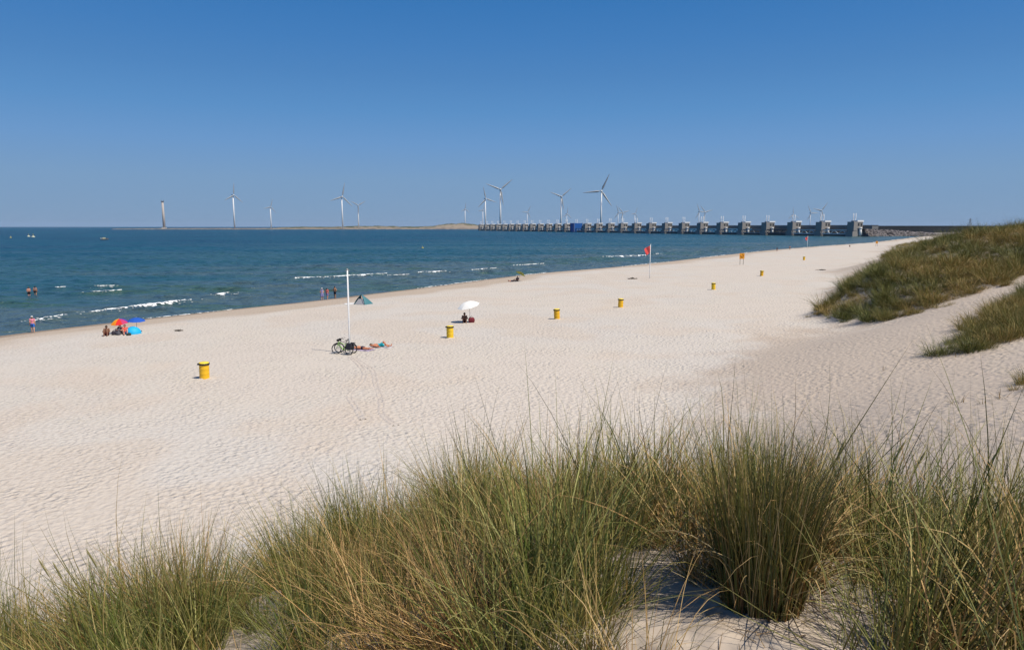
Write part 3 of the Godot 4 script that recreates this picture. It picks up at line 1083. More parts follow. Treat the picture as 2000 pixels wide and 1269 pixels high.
const HILL := [Vector2(28.6, -62.5), Vector2(27.6, -56.6), Vector2(27.6, -52.0), Vector2(29.2, -50.6), Vector2(30.8, -51.0), Vector2(32.4, -50.2), Vector2(34.8, -51.2), Vector2(37.2, -52.3), Vector2(41, -54.4), Vector2(60, -58), Vector2(110, -60), Vector2(190, -110), Vector2(240, -250), Vector2(190, -330), Vector2(168, -300), Vector2(101, -187), Vector2(66, -120), Vector2(44, -88), Vector2(33, -70)]
const STRIP := [Vector2(20.3, -32.3), Vector2(22.9, -34.7), Vector2(28.5, -40.6), Vector2(36.3, -47.8), Vector2(44, -51), Vector2(48, -46), Vector2(33, -36.0), Vector2(28.5, -34.6), Vector2(23.4, -31.2), Vector2(21.5, -31.2)]
const CORNER := [Vector2(16.2, -21.6), Vector2(18.7, -24.6), Vector2(22.0, -26.5), Vector2(24.0, -22.0), Vector2(18.0, -19.5)]

func make_dune_grass() -> void:
	blade_mat = StandardMaterial3D.new()
	blade_mat.vertex_color_use_as_albedo = true
	blade_mat.roughness = 0.6
	blade_mat.metallic_specular = 0.35
	blade_mat.cull_mode = BaseMaterial3D.CULL_DISABLED
	blade_mat.backlight_enabled = true
	blade_mat.backlight = Color(0.5, 0.5, 0.5)
	var kinds := []
	for k in 3:
		kinds.append(tuft(120, 0.30, 0.55, 1.2, 0.7, 1.4, 0.014, 4, 0.25, 14))
	for k in 2:
		kinds.append(tuft(110, 0.34, 0.5, 1.15, 0.85, 1.7, 0.014, 4, 0.62, 14))
	kinds.append(tuft(260, 0.42, 0.6, 1.35, 0.75, 1.5, 0.014, 5, 0.2, 20))
	kinds.append(tuft(240, 0.42, 0.6, 1.3, 0.85, 1.8, 0.014, 5, 0.5, 20))
	var items := []
	var greens := func(x: float, z: float) -> Color:
		var n := noise_a.get_noise_2d(x * 0.8, z * 0.8) + rng.randf_range(-0.15, 0.15)
		var c := mixed(Vector3(0.55, 0.72, 0.48), Vector3(1.12, 1.04, 0.80), 0.5 + n * 1.7)
		return tint(c)
	var z := -48.0
	while z > -330.0:
		var step := 0.56 + maxf(0.0, -z - 60.0) * 0.009
		var x := 24.0
		while x < 0.80 * -z + 14.0:
			var px := x + rng.randf_range(-0.5, 0.5) * step
			var pz := z + rng.randf_range(-0.5, 0.5) * step
			x += step
			if not in_poly(px + 2.4 * noise_c.get_noise_2d(px * 2.4, pz * 2.4), pz + 2.4 * noise_c.get_noise_2d(px * 2.4 + 60.0, pz * 2.4), HILL):
				continue
			var bald := noise_b.get_noise_2d(px * 1.3 + 40.0, pz * 1.3)
			if bald > 0.75:
				continue
			var k := rng.randi_range(0, 2) if noise_c.get_noise_2d(px * 0.7, pz * 0.7) < 0.08 else rng.randi_range(3, 4)
			var size := lerpf(0.5, 0.95, pow(rng.randf(), 1.6)) * (0.8 + 0.9 * maxf(0.0, noise_c.get_noise_2d(px * 1.6, pz * 1.6))) * (1.0 + maxf(0.0, -pz - 90.0) * 0.004)
			var b := slope_basis(px, pz, 0.5, rng.randf() * TAU, Vector3(0.18, 0, 0.02)).scaled(Vector3(size * 1.15, size, size * 1.15))
			items.append([k, Transform3D(b, on_ground(px, pz, -0.05)), greens.call(px, pz)])
		z -= step
	# taller clumps that shade the carpet between them
	z = -49.0
	while z > -200.0:
		var step := 1.35 + maxf(0.0, -z - 60.0) * 0.012
		var x := 25.0
		while x < 0.80 * -z + 14.0:
			var px := x + rng.randf_range(-0.5, 0.5) * step
			var pz := z + rng.randf_range(-0.5, 0.5) * step
			x += step
			if in_poly(px, pz, HILL) and rng.randf() < 0.75:
				var size := rng.randf_range(0.8, 1.55)
				var b := slope_basis(px, pz, 0.35, rng.randf() * TAU, Vector3(0.2, 0, 0.03)).scaled(Vector3(size * 1.1, size, size * 1.1))
				items.append([5 if rng.randf() < 0.65 else 6, Transform3D(b, on_ground(px, pz, -0.05)), greens.call(px, pz)])
		z -= step
	scatter("hill_grass", "dense green and straw marram covering the dune on the right", "dune grass", kinds, items)
	items = []
	for k in 3000:
		var px := rng.randf_range(19, 49)
		var pz := rng.randf_range(-52, -30)
		if in_poly(px, pz, STRIP):
			var size := rng.randf_range(0.55, 1.15)
			items.append([rng.randi_range(0, 6), Transform3D(slope_basis(px, pz, 0.5, rng.randf() * TAU, Vector3(0.15, 0, 0)).scaled(Vector3.ONE * size), on_ground(px, pz, -0.05)), greens.call(px, pz)])
	for k in 420:
		var px := rng.randf_range(15, 25)
		var pz := rng.randf_range(-28, -19)
		if in_poly(px, pz, CORNER):
			items.append([rng.randi_range(0, 2), Transform3D(slope_basis(px, pz, 0.5, rng.randf() * TAU, Vector3(0.1, 0, 0)).scaled(Vector3.ONE * rng.randf_range(0.4, 0.8)), on_ground(px, pz, -0.05)), greens.call(px, pz)])
	scatter("slope_grass", "strip of marram on the bare sand slope at the right edge", "dune grass", kinds, items)
	# lone sprigs in the bare sand
	var sprig := [tuft(9, 0.10, 0.2, 0.5, 0.8, 1.0, 0.012, 4, 0.5, 2), tuft(16, 0.2, 0.2, 0.55, 0.8, 1.0, 0.012, 4, 0.3, 3)]
	var told := ["lone dry sprig on the bare sand slope below the hill grass", "small green sprig near the foot of the right-hand slope", "pale sprig with upright stalks, right of the small green one", "green sprig tuft nearest the shaded corner of the slope", "tiny sprig at the tip of the slope's grass strip"]
	var at := [Vector2(17.46, -31.4), Vector2(14.7, -21.9), Vector2(14.9, -21.0), Vector2(15.7, -21.2), Vector2(20.6, -31.0)]
	for k in at.size():
		var o := part("grass_sprig", sprig[k % 2], blade_mat, self)
		o.position = on_ground(at[k].x, at[k].y, -0.02)
		o.rotation.y = k * 1.3
		tag(o, told[k], "grass sprig", "sprigs on the bare slope")

const BARE_A := [Vector2(0.58, -3.75), Vector2(0.90, -3.75), Vector2(0.93, -3.2), Vector2(0.84, -2.95), Vector2(0.90, -2.72), Vector2(1.28, -2.68), Vector2(1.34, -2.42), Vector2(0.48, -2.42), Vector2(0.46, -2.95)]
const BARE_B := [Vector2(1.50, -3.25), Vector2(1.74, -3.4), Vector2(1.68, -3.0), Vector2(1.46, -2.62), Vector2(1.33, -2.66), Vector2(1.40, -2.95)]

func make_foreground_grass() -> void:
	var kinds := []
	for k in 4:
		kinds.append(tuft(120, 0.11, 0.45, 0.98, 0.42, 0.75, 0.0052, 6, 0.34, 16))
	for k in 3:
		kinds.append(tuft(110, 0.13, 0.40, 0.9, 0.55, 1.1, 0.005, 6, 0.58, 22))
	kinds.append(tuft(60, 0.16, 0.45, 0.95, 0.9, 1.9, 0.005, 8, 0.85, 14))
	var items := []
	var step := 0.19
	var z := -1.75
	while z > -9.0:
		var x := -0.95 * -z - 1.6
		while x < 0.95 * -z + 1.4:
			var px := x + rng.randf_range(-0.5, 0.5) * step
			var pz := z + rng.randf_range(-0.5, 0.5) * step
			x += step
			if in_poly(px, pz, BARE_A) or in_poly(px, pz, BARE_B) or Vector2(px - 1.12, pz + 2.86).length() < 0.25:
				continue
			if pz > -2.5 and px > 0.48 and px < 1.22:
				continue
			if px < 0.4 and pz > -2.4 - 0.25 * (0.4 - px):
				continue
			var n := noise_b.get_noise_2d(px * 6.0, pz * 6.0)
			var clump := noise_c.get_noise_2d(px * 10.0 + 33.0, pz * 10.0)
			if n > 0.42 or rng.randf() < 0.10 or clump < (-0.02 if px < -1.5 else -0.26):
				continue
			var dry := noise_a.get_noise_2d(px * 11.0 + 9.0, pz * 11.0) * 1.3 + rng.randf_range(-0.16, 0.16)
			var k := rng.randi_range(0, 3)
			if dry > 0.12:
				k = rng.randi_range(4, 6)
			elif rng.randf() < 0.07:
				k = 7
			var size := rng.randf_range(0.66, 0.98) * clampf(0.95 + 0.75 * clump, 0.6, 1.3) * (0.95 if px < -1.0 else 1.0) * (1.0 + 0.10 * smoothstep(-0.30, -0.05, px / -pz) + 0.16 * smoothstep(0.35, 0.62, px / -pz))
			var side := clampf((px / -pz) * 0.55 + 0.02, -0.4, 0.42)
			var b := slope_basis(px, pz, 0.25, rng.randf() * TAU, Vector3(side + 0.55 * noise_c.get_noise_2d(px * 9.0, pz * 9.0), 0, 0.02 + 0.5 * noise_c.get_noise_2d(px * 9.0 + 90.0, pz * 9.0))).scaled(Vector3.ONE * size)
			var c := mixed(Vector3(0.74, 0.98, 0.68), Vector3(1.3, 1.12, 1.0), 0.5 + dry * 1.2)
			items.append([k, Transform3D(b, on_ground(px, pz)), tint(c)])
		z -= step
	scatter("marram_grass", "dense marram grass of green and straw blades in the foreground", "dune grass", kinds, items)
	# tussocks that stand apart
	tussock(Vector2(1.12, -2.86), 1300, 0.17, 0.5, 0.88, 0.2, 0.42, 0.02, "big dark green tussock with tan stalk bases beside the bare sand", 520)
	tussock(Vector2(-3.05, -4.35), 330, 0.2, 0.4, 0.75, 0.55, 0.7, -0.05, "round low tussock at the far left of the foreground", 60)
	tussock(Vector2(-2.25, -4.2), 420, 0.22, 0.5, 1.0, 0.6, 1.0, -0.35, "wind-combed tussock arching left over the sand, second from the left", 80)
	# dead blades fallen on the bare sand
	var litter := Blades.new()
	for k in 260:
		var p := Vector2(rng.randf_range(0.25, 2.0), rng.randf_range(-4.0, -2.2))
		if in_poly(p.x, p.y, BARE_A) or in_poly(p.x, p.y, BARE_B):
			litter.add(on_ground(p.x, p.y, 0.004), rng.randf() * TAU, 1.45 + rng.randf_range(-0.25, 0.1), rng.randf_range(-0.1, 0.25), rng.randf_range(0.04, 0.22), 0.004, rng.randf() * 3.0, 4, tint(Vector3(0.30, 0.21, 0.12) * rng.randf_range(0.4, 1.2)))
	var lo := part("grass_litter", litter.mesh(), blade_mat, self)
	tag(lo, "dead straw blades strewn over the bare foreground sand", "straw litter", "", "stuff")
	# seed heads standing out above the blades
	var b := Blades.new()
	var head_mat := paint(0.22, 0.20, 0.09, 0.8, 0.3)
	var spots := [[2.9, -3.9], [3.05, -3.7], [3.3, -3.8], [3.45, -3.6], [2.1, -3.9], [2.3, -4.0], [2.75, -4.1], [3.6, -3.9], [1.9, -4.1], [0.3, -3.9], [-2.9, -4.3], [-3.1, -4.5], [-2.7, -4.4], [1.3, -4.3]]
	for k in spots.size():
		var st := start(true)
		var p := on_ground(spots[k][0], spots[k][1])
		var leanx: float = clampf(spots[k][0] / -spots[k][1] * 0.5, -0.3, 0.45) + rng.randf_range(-0.05, 0.05)
		var h := rng.randf_range(0.66, 0.84) * (1.12 if spots[k][0] > 1.8 else 0.9)
		var pts := []
		var rad := []
		for q in [[0.0, 0.0016], [0.5, 0.0015], [0.8, 0.0014], [0.83, 0.0045], [0.9, 0.0062], [0.96, 0.005], [1.0, 0.001]]:
			pts.append(Vector3(leanx * h * pow(q[0], 1.7) * 0.9, h * q[0], 0.03 * q[0]))
			rad.append(q[1])
		tube(st, pts, rad, 5)
		var o := piece("seed_spike", st, head_mat, self)
		o.position = p
		tag(o, "slender marram seed spike rising above the %s foreground blades" % ("right-hand" if spots[k][0] > 1.6 else ("left-hand" if spots[k][0] < -1.0 else "middle")), "seed spike", "seed spikes in the %s foreground grass" % ("right-hand" if spots[k][0] > 1.6 else ("left-hand" if spots[k][0] < -1.0 else "middle")))

func tussock(at: Vector2, count: int, spread: float, low: float, high: float, lean: float, bend: float, tilt: float, label: String, stalks: int) -> void:
	var o := thing("marram_tussock", on_ground(at.x, at.y), 0.0, label, "grass tussock", "tussocks in the foreground")
	o.basis = slope_basis(at.x, at.y, 0.1, 0.0, Vector3(tilt, 0, 0))
	part("leaf_blades", tuft(count, spread, low, high, lean, bend, 0.0052, 7, 0.14, 0), blade_mat, o).set_meta("kind", "stuff")
	var b := Blades.new()
	for k in stalks:
		var a := rng.randf() * TAU
		var r := spread * (0.35 + 0.7 * rng.randf())
		var c := Vector3(0.42, 0.25, 0.085).lerp(Vector3(0.20, 0.10, 0.035), rng.randf())
		if rng.randf() < 0.45:
			c = Vector3(0.06, 0.032, 0.014)
		b.add(Vector3(cos(a) * r, -0.03, sin(a) * r), a + rng.randfn(0.0, 0.4), rng.randf_range(0.0, 0.14), rng.randf_range(0.0, 0.2), rng.randf_range(0.14, 0.36), rng.randf_range(0.006, 0.010), rng.randfn(0.0, 0.5), 3, tint(c))
	part("dry_stalks", b.mesh(), blade_mat, o).set_meta("kind", "stuff")

# ---------------------------------------------------------------- things on the beach

func make_beach_things() -> void:
	make_bins()
	make_poles()
	make_bicycles()
	make_umbrellas()
	make_shelters()
	make_small_things()
	make_tracks()

func make_bins() -> void:
	var yellow := paint(0.80, 0.46, 0.012, 0.45, 0.5)
	var lid_yellow := paint(0.82, 0.60, 0.04, 0.45, 0.5)
	var black := paint(0.02, 0.02, 0.022, 0.6, 0.4)
	var meshes := []
	var st := start(true)
	lathe(st, [Vector2(0.0, 0.0), Vector2(0.275, 0.0), Vector2(0.29, 0.02), Vector2(0.283, 0.05), Vector2(0.283, 0.30), Vector2(0.290, 0.33), Vector2(0.283, 0.36), Vector2(0.283, 0.60), Vector2(0.290, 0.63), Vector2(0.283, 0.66), Vector2(0.283, 0.88)], 28)
	st.generate_normals(); meshes.append(["drum", st.commit(), yellow])
	st = start(true)
	lathe(st, [Vector2(0.28, 0.86), Vector2(0.315, 0.86), Vector2(0.325, 0.90), Vector2(0.315, 0.955), Vector2(0.28, 0.96)], 28)
	st.generate_normals(); meshes.append(["bag_rim", st.commit(), black])
	st = start(true)
	lathe(st, [Vector2(0.29, 0.955), Vector2(0.29, 0.975), Vector2(0.26, 1.005), Vector2(0.15, 1.02), Vector2(0.0, 1.025)], 28)
	st.generate_normals(); meshes.append(["lid", st.commit(), lid_yellow])
	st = start()
	box(st, Vector3(-0.325, 0.90, 0.05), Vector3(0.07, 0.09, 0.12))
	st.generate_normals(); meshes.append(["hinge", st.commit(), black])
	var at := [Vector2(-18.7, -40.59), Vector2(-5.03, -54.7), Vector2(4.36, -65.43), Vector2(12.07, -75.39), Vector2(28.74, -96.96), Vector2(45.17, -123.39), Vector2(79.81, -186.93)]
	var told := ["yellow litter drum nearest the camera, alone on the left of the beach", "yellow litter drum just in front of the white parasol", "yellow litter drum, second to the right of the white parasol", "yellow litter drum, third to the right, below the red flag", "yellow litter drum left of and below the orange sign", "yellow litter drum, second farthest, right of the orange sign", "tiny farthest yellow litter drum before the water's edge"]
	for i in at.size():
		var o := thing("litter_bin", on_ground(at[i].x, at[i].y, -0.01), [0.2, -0.3, 0.4, 0.1, 0.5, -0.2, 0.3][i], told[i], "litter bin", "yellow litter drums along the beach")
		o.basis = o.basis * Basis.from_euler(Vector3([0.02, -0.03, 0.0, 0.03, -0.02, 0.03, 0.0][i], 0, [-0.02, 0.02, 0.05, -0.03, 0.02, -0.04, 0.02][i]))
		for m in meshes:
			var worn: Material = m[2]
			if m[0] == "drum":
				worn = [yellow, paint(0.76, 0.50, 0.03, 0.6, 0.4), paint(0.74, 0.42, 0.02, 0.6, 0.4)][i % 3]
			part(m[0], m[1], worn, o)
		# sand blown up against the foot
		var drift := start(true)
		var ring := []
		for k in 25:
			var a := TAU * k / 24.0
			var w := 0.42 + 0.16 * noise_c.get_noise_2d(cos(a) * 6.0 + i * 20.0, sin(a) * 6.0)
			ring.append([Vector3(cos(a) * 0.27, 0.05 + 0.05 * noise_c.get_noise_2d(cos(a) * 9.0 + i * 9.0, sin(a) * 9.0), sin(a) * 0.27), Vector3(cos(a) * w, -0.03, sin(a) * w)])
		drift.set_color(Color(0.54, 0.485, 0.425))
		for k in 24:
			quad(drift, ring[k][0], ring[k + 1][0], ring[k + 1][1], ring[k][1], Vector3(0, -1, 0))
		piece("sand_drift", drift, sand_mat, o)

func flag_cloth(parent: Node, top: float, drop: float, wide: float, mat: Material) -> void:
	# hanging folds of cloth, blown a little to the left
	var st := start(true)
	var rows := []
	for i in 12:
		var v := i / 11.0
		var row := []
		for j in 10:
			var u := j / 9.0
			var droop := u * u * 0.35 + u * 0.18
			var x := -u * wide * (0.95 - 0.35 * v) - 0.03
			row.append(Vector3(x, top - v * drop * (1.0 - 0.15 * u) - droop * wide, sin(u * 7.0 + v * 2.5) * 0.10 * wide * (0.3 + u)))
		rows.append(row)
	for i in 11:
		for j in 9:
			quad(st, rows[i][j], rows[i][j + 1], rows[i + 1][j + 1], rows[i + 1][j], (rows[i][j] as Vector3) - Vector3(0, 0, 5))
	piece("flag", st, mat, parent)

func make_poles() -> void:
	var white := paint(0.80, 0.80, 0.79, 0.4, 0.5)
	var red := paint(0.68, 0.045, 0.030, 0.7, 0.3, 0.5)
	var info := [[Vector2(-11.66, -48.3), 6.05, "tall bare white flagpole beside the parked bicycles", false], [Vector2(24.58, -121.72), 6.1, "white flagpole with a limp red flag, mid beach", true], [Vector2(123.37, -286.6), 5.6, "distant pole with a red flag at the water's edge", true]]
	for q in info:
		var o := thing("flagpole", on_ground(q[0].x, q[0].y, -0.05), 0.0, q[2], "flagpole", "poles on the beach")
		var st := start(true)
		tube(st, [Vector3(0, 0, 0), Vector3(0, 1.2, 0), Vector3(0, q[1], 0)], [0.065, 0.06, 0.045], 10)
		piece("pole", st, white, o)
		st = start(true)
		ball(st, Vector3(0, q[1] + 0.03, 0), Vector3(0.07, 0.06, 0.07), 10, 6)
		tube(st, [Vector3(-0.16, q[1] - 0.04, 0), Vector3(0.16, q[1] - 0.04, 0)], [0.02, 0.02], 6)
		piece("finial", st, paint(0.35, 0.33, 0.30, 0.6, 0.4), o)
		if q[3]:
			flag_cloth(o, q[1] - 0.25, 1.35, 1.15, red)
			st = start(true)
			tube(st, [Vector3(-0.07, q[1] - 0.1, 0.03), Vector3(-0.075, 1.2, 0.03)], [0.006, 0.006], 4)
			piece("halyard", st, white, o)
		else:
			st = start(true)
			tube(st, [Vector3(0.06, q[1] - 0.06, 0.04), Vector3(0.075, 3.0, 0.06), Vector3(0.075, 1.1, 0.06)], [0.008, 0.008, 0.008], 4)
			piece("halyard", st, white, o)
	# orange notice boards
	var orange := paint(0.72, 0.30, 0.02, 0.6, 0.4)
	var brown := paint(0.20, 0.075, 0.02, 0.7, 0.3)
	var post := paint(0.22, 0.20, 0.17, 0.8, 0.3)
	for q in [[Vector2(56.15, -167.09), 1.0, "orange notice board on two posts, beyond the red flag"], [Vector2(171.5, -322.7), 0.85, "tiny distant orange notice board by the dune's far tip"]]:
		var o := thing("notice_board", on_ground(q[0].x, q[0].y, -0.05), 0.12, q[2], "sign", "orange notice boards")
		var k: float = q[1]
		for x in [-0.42, 0.42]:
			var st := start()
			box(st, Vector3(x * k, 1.4 * k, -0.05), Vector3(0.10, 2.8 * k, 0.08))
			piece("post", st, post, o)
		var st := start()
		box(st, Vector3(0, 2.15 * k, 0), Vector3(1.25 * k, 1.35 * k, 0.05))
		piece("panel", st, orange, o)
		st = start(true)
		var ring := []
		for a in 15:
			ring.append(Vector3(cos(TAU * a / 18.0 + 2.7) * 0.34 * k, 2.22 * k + sin(TAU * a / 18.0 + 2.7) * 0.34 * k, 0.035))
		tube(st, ring, [0.055 * k], 6)
		tube(st, [Vector3(0.02, 1.95 * k, 0.035), Vector3(0.02, 1.75 * k, 0.035)], [0.055 * k], 6)
		piece("printed_mark", st, brown, o)

func wheel(parent: Node, called: String, center: Vector3, r: float, turn: float) -> void:
	var b := Basis(Vector3.UP, turn)
	var black := paint(0.018, 0.018, 0.02, 0.7, 0.4)
	var metal := paint(0.45, 0.46, 0.47, 0.35, 0.6)
	var o := Node3D.new()
	o.name = called
	parent.add_child(o, true)
	o.position = center
	o.basis = b
	for q in [["tyre", r - 0.026, 0.036, black], ["rim", r - 0.055, 0.014, metal]]:
		var st := start(true)
		var pts := []
		for k in 29:
			var a := TAU * k / 28.0
			pts.append(Vector3(cos(a) * q[1], sin(a) * q[1], 0))
		tube(st, pts, [q[2]], 7, false)
		piece(q[0], st, q[3], o)
	var st := start(true)
	for k in 18:
		var a := TAU * k / 18.0
		tube(st, [Vector3(0, 0, 0.03 * (1 if k % 2 else -1)), Vector3(cos(a) * (r - 0.06), sin(a) * (r - 0.06), 0)], [0.0025], 4, false)
	tube(st, [Vector3(0, 0, -0.05), Vector3(0, 0, 0.05)], [0.028], 8)
	piece("spokes", st, metal, o)

func bicycle(at: Vector3, turn: float, lean: float, frame_mat: Material, label: String, bags: bool) -> void:
	# the front wheel is at local -x
	var o := thing("bicycle", at, turn, label, "bicycle", "bicycles at the white pole")
	o.rotation = Vector3(0, turn, 0)
	o.basis = o.basis * Basis(Vector3.RIGHT, lean)
	var black := paint(0.02, 0.02, 0.022, 0.7, 0.4)
	var r := 0.36
	var front := Vector3(-0.56, r, 0)
	var rear := Vector3(0.54, r, 0)
	wheel(o, "front_wheel", front, r, 0.35)
	wheel(o, "rear_wheel", rear, r, 0.0)
	var crank := Vector3(0.08, 0.31, 0)
	var seat := Vector3(0.27, 0.86, 0)
	var head := Vector3(-0.36, 0.90, 0)
	var low := Vector3(-0.42, 0.72, 0)
	var st := start(true)
	tube(st, [crank, low], [0.028], 8)
	tube(st, [crank, seat], [0.02], 8)
	tube(st, [Vector3(0.22, 0.72, 0), Vector3(-0.385, 0.84, 0)], [0.022], 8)
	tube(st, [head, low], [0.026], 8)
	for s in [-0.06, 0.06]:
		tube(st, [crank + Vector3(0, 0, s * 0.4), rear + Vector3(0, 0, s)], [0.012], 6)
		tube(st, [Vector3(0.23, 0.75, s * 0.3), rear + Vector3(0, 0, s)], [0.011], 6)
	piece("frame", st, frame_mat, o)
	st = start(true)
	for s in [-0.055, 0.055]:
		tube(st, [low + Vector3(0, -0.02, s * 0.5), low + Vector3(-0.04, -0.1, s), front + Vector3(0, 0, s)], [0.016, 0.015, 0.012], 6)
	piece("fork", st, frame_mat, o)
	st = start(true)
	tube(st, [head, head + Vector3(0.02, 0.14, 0)], [0.018], 6)
	tube(st, [Vector3(-0.20, 1.05, -0.33), Vector3(-0.28, 1.07, -0.2), Vector3(-0.36, 1.04, 0), Vector3(-0.28, 1.07, 0.2), Vector3(-0.20, 1.05, 0.33)], [0.016], 6)
	piece("handlebar", st, black, o)
	st = start(true)
	tube(st, [seat, seat + Vector3(0.03, 0.13, 0)], [0.016], 6)
	ball(st, seat + Vector3(0.05, 0.15, 0), Vector3(0.13, 0.04, 0.08), 10, 6)
	ball(st, seat + Vector3(-0.06, 0.15, 0), Vector3(0.09, 0.03, 0.035), 8, 6)
	piece("saddle", st, black, o)
	st = start(true)
	tube(st, [crank + Vector3(0, 0, -0.09), crank + Vector3(0, 0, 0.09)], [0.03], 8)
	tube(st, [crank + Vector3(0, 0, 0.09), crank + Vector3(0.13, -0.10, 0.09)], [0.013], 6)
	tube(st, [crank + Vector3(0, 0, -0.09), crank + Vector3(-0.13, 0.10, -0.09)], [0.013], 6)
	box(st, crank + Vector3(0.13, -0.10, 0.14), Vector3(0.09, 0.02, 0.08))
	box(st, crank + Vector3(-0.13, 0.10, -0.14), Vector3(0.09, 0.02, 0.08))
	piece("crankset", st, black, o)
	st = start(true)
	for w in [front, rear]:
		var arc := []
		for k in 9:
			var a := PI * (0.1 + 0.8 * k / 8.0) - (0.25 if w == front else -0.1)
			arc.append((w as Vector3) + Vector3(cos(a), sin(a), 0) * 0.395)
		tube(st, arc, [0.018], 5)
	piece("mudguard", st, black, o)
	st = start()
	box(st, Vector3(0.60, 0.78, 0), Vector3(0.40, 0.02, 0.14))
	piece("rack", st, black, o)
	if bags:
		for s in [-1, 1]:
			st = start()
			box(st, Vector3(0.62, 0.60, 0.14 * s), Vector3(0.40, 0.42, 0.16))
			box(st, Vector3(0.62, 0.80, 0.14 * s), Vector3(0.28, 0.06, 0.11))
			piece("pannier", st, paint(0.025, 0.025, 0.035, 0.6, 0.4), o)
		st = start()
		box(st, Vector3(0.62, 0.64, 0.21), Vector3(0.14, 0.20, 0.012))
		piece("reflective_patch", st, paint(0.42, 0.42, 0.52, 0.4, 0.5), o)
	st = start(true)
	ball(st, Vector3(-0.44, 0.98, 0.02), Vector3(0.11, 0.10, 0.12), 10, 7)
	piece("bar_bag", st, black, o)

func make_bicycles() -> void:
	bicycle(on_ground(-12.1, -47.95), -0.42, -0.10, paint(0.22, 0.50, 0.06, 0.35, 0.5), "lime green bicycle with black panniers leaning by the white pole", true)
	bicycle(on_ground(-11.98, -48.55), -0.30, 0.10, paint(0.05, 0.05, 0.055, 0.4, 0.5), "dark bicycle half hidden behind the lime green one", false)

func umbrella(at: Vector3, turn: float, tilt: Vector3, high: float, radius: float, dome: float, colors: Array, label: String, pole_color: Material) -> void:
	var o := thing("parasol", at, turn, label, "parasol", "parasols on the beach")
	var up := Basis.from_euler(tilt)
	var mid := Vector3(0, high * 0.55, 0)
	var top := mid + up * Vector3(0, high * 0.45, 0)
	var st := start(true)
	tube(st, [Vector3(0, -0.25, 0), mid, top + up * Vector3(0, 0.06, 0)], [0.018, 0.018, 0.014], 8)
	piece("pole", st, pole_color, o)
	var n := 8
	for k in n:
		var panel := start(true)
		var rows := []
		for i in 7:
			var v := i / 6.0
			var row := []
			for j in 5:
				var a := TAU * (k + j / 4.0) / n
				var sag := 1.0 - 0.06 * sin(PI * j / 4.0) * v
				row.append(top + up * Vector3(cos(a) * radius * v * sag, -dome * v * v, sin(a) * radius * v * sag))
			rows.append(row)
		for i in 6:
			for j in 4:
				quad(panel, rows[i][j], rows[i][j + 1], rows[i + 1][j + 1], rows[i + 1][j], top + up * Vector3(0, -dome * 2.5, 0))
		piece("canopy_panel", panel, colors[k % colors.size()], o)
	st = start(true)
	for k in n:
		var a := TAU * k / n
		var pts := []
		for i in 4:
			var v := i / 3.0
			pts.append(top + up * Vector3(cos(a) * radius * v, -dome * v * v - 0.012, sin(a) * radius * v))
		tube(st, pts, [0.006], 4)
	piece("ribs", st, pole_color, o)
	st = start(true)
	tube(st, [top, top + up * Vector3(0, 0.10, 0)], [0.02, 0.008], 6)
	piece("finial", st, pole_color, o)

func make_umbrellas() -> void:
	var steel := paint(0.4, 0.38, 0.36, 0.5, 0.5)
	var white := paint(0.80, 0.79, 0.75, 0.8, 0.3, 0.3)
	umbrella(on_ground(-4.0, -64.0), 0.2, Vector3(0.12, 0, 0.26), 2.0, 1.08, 0.42, [white], "white parasol over the seated person, behind a yellow drum", steel)
	var rainbow := [paint(0.45, 0.04, 0.14, 0.8, 0.3, 0.3), paint(0.62, 0.025, 0.02, 0.8, 0.3, 0.3), paint(0.78, 0.24, 0.01, 0.8, 0.3, 0.3), paint(0.78, 0.50, 0.02, 0.8, 0.3, 0.3), paint(0.10, 0.30, 0.03, 0.8, 0.3, 0.3), paint(0.02, 0.16, 0.06, 0.8, 0.3, 0.3), paint(0.03, 0.08, 0.36, 0.8, 0.3, 0.3), paint(0.08, 0.05, 0.30, 0.8, 0.3, 0.3)]
	umbrella(on_ground(-35.25, -60.75), 0.0, Vector3(0.16, 0, 0.05), 1.32, 0.76, 0.40, rainbow, "rainbow-striped parasol over the group near the water on the left", steel)
	umbrella(on_ground(-34.1, -61.3), 0.1, Vector3(0.06, 0, -0.04), 1.32, 0.76, 0.30, [paint(0.012, 0.085, 0.42, 0.8, 0.3, 0.3)], "dark blue parasol above the light blue pop-up shelter", steel)
	umbrella(on_ground(1.3, -120.6), 0.4, Vector3(0.25, 0, -0.42), 1.75, 0.98, 0.40, [paint(0.07, 0.075, 0.015, 0.8, 0.3, 0.2), paint(0.11, 0.11, 0.02, 0.8, 0.3, 0.2)], "olive green parasol tilted right, far up the waterline", steel)

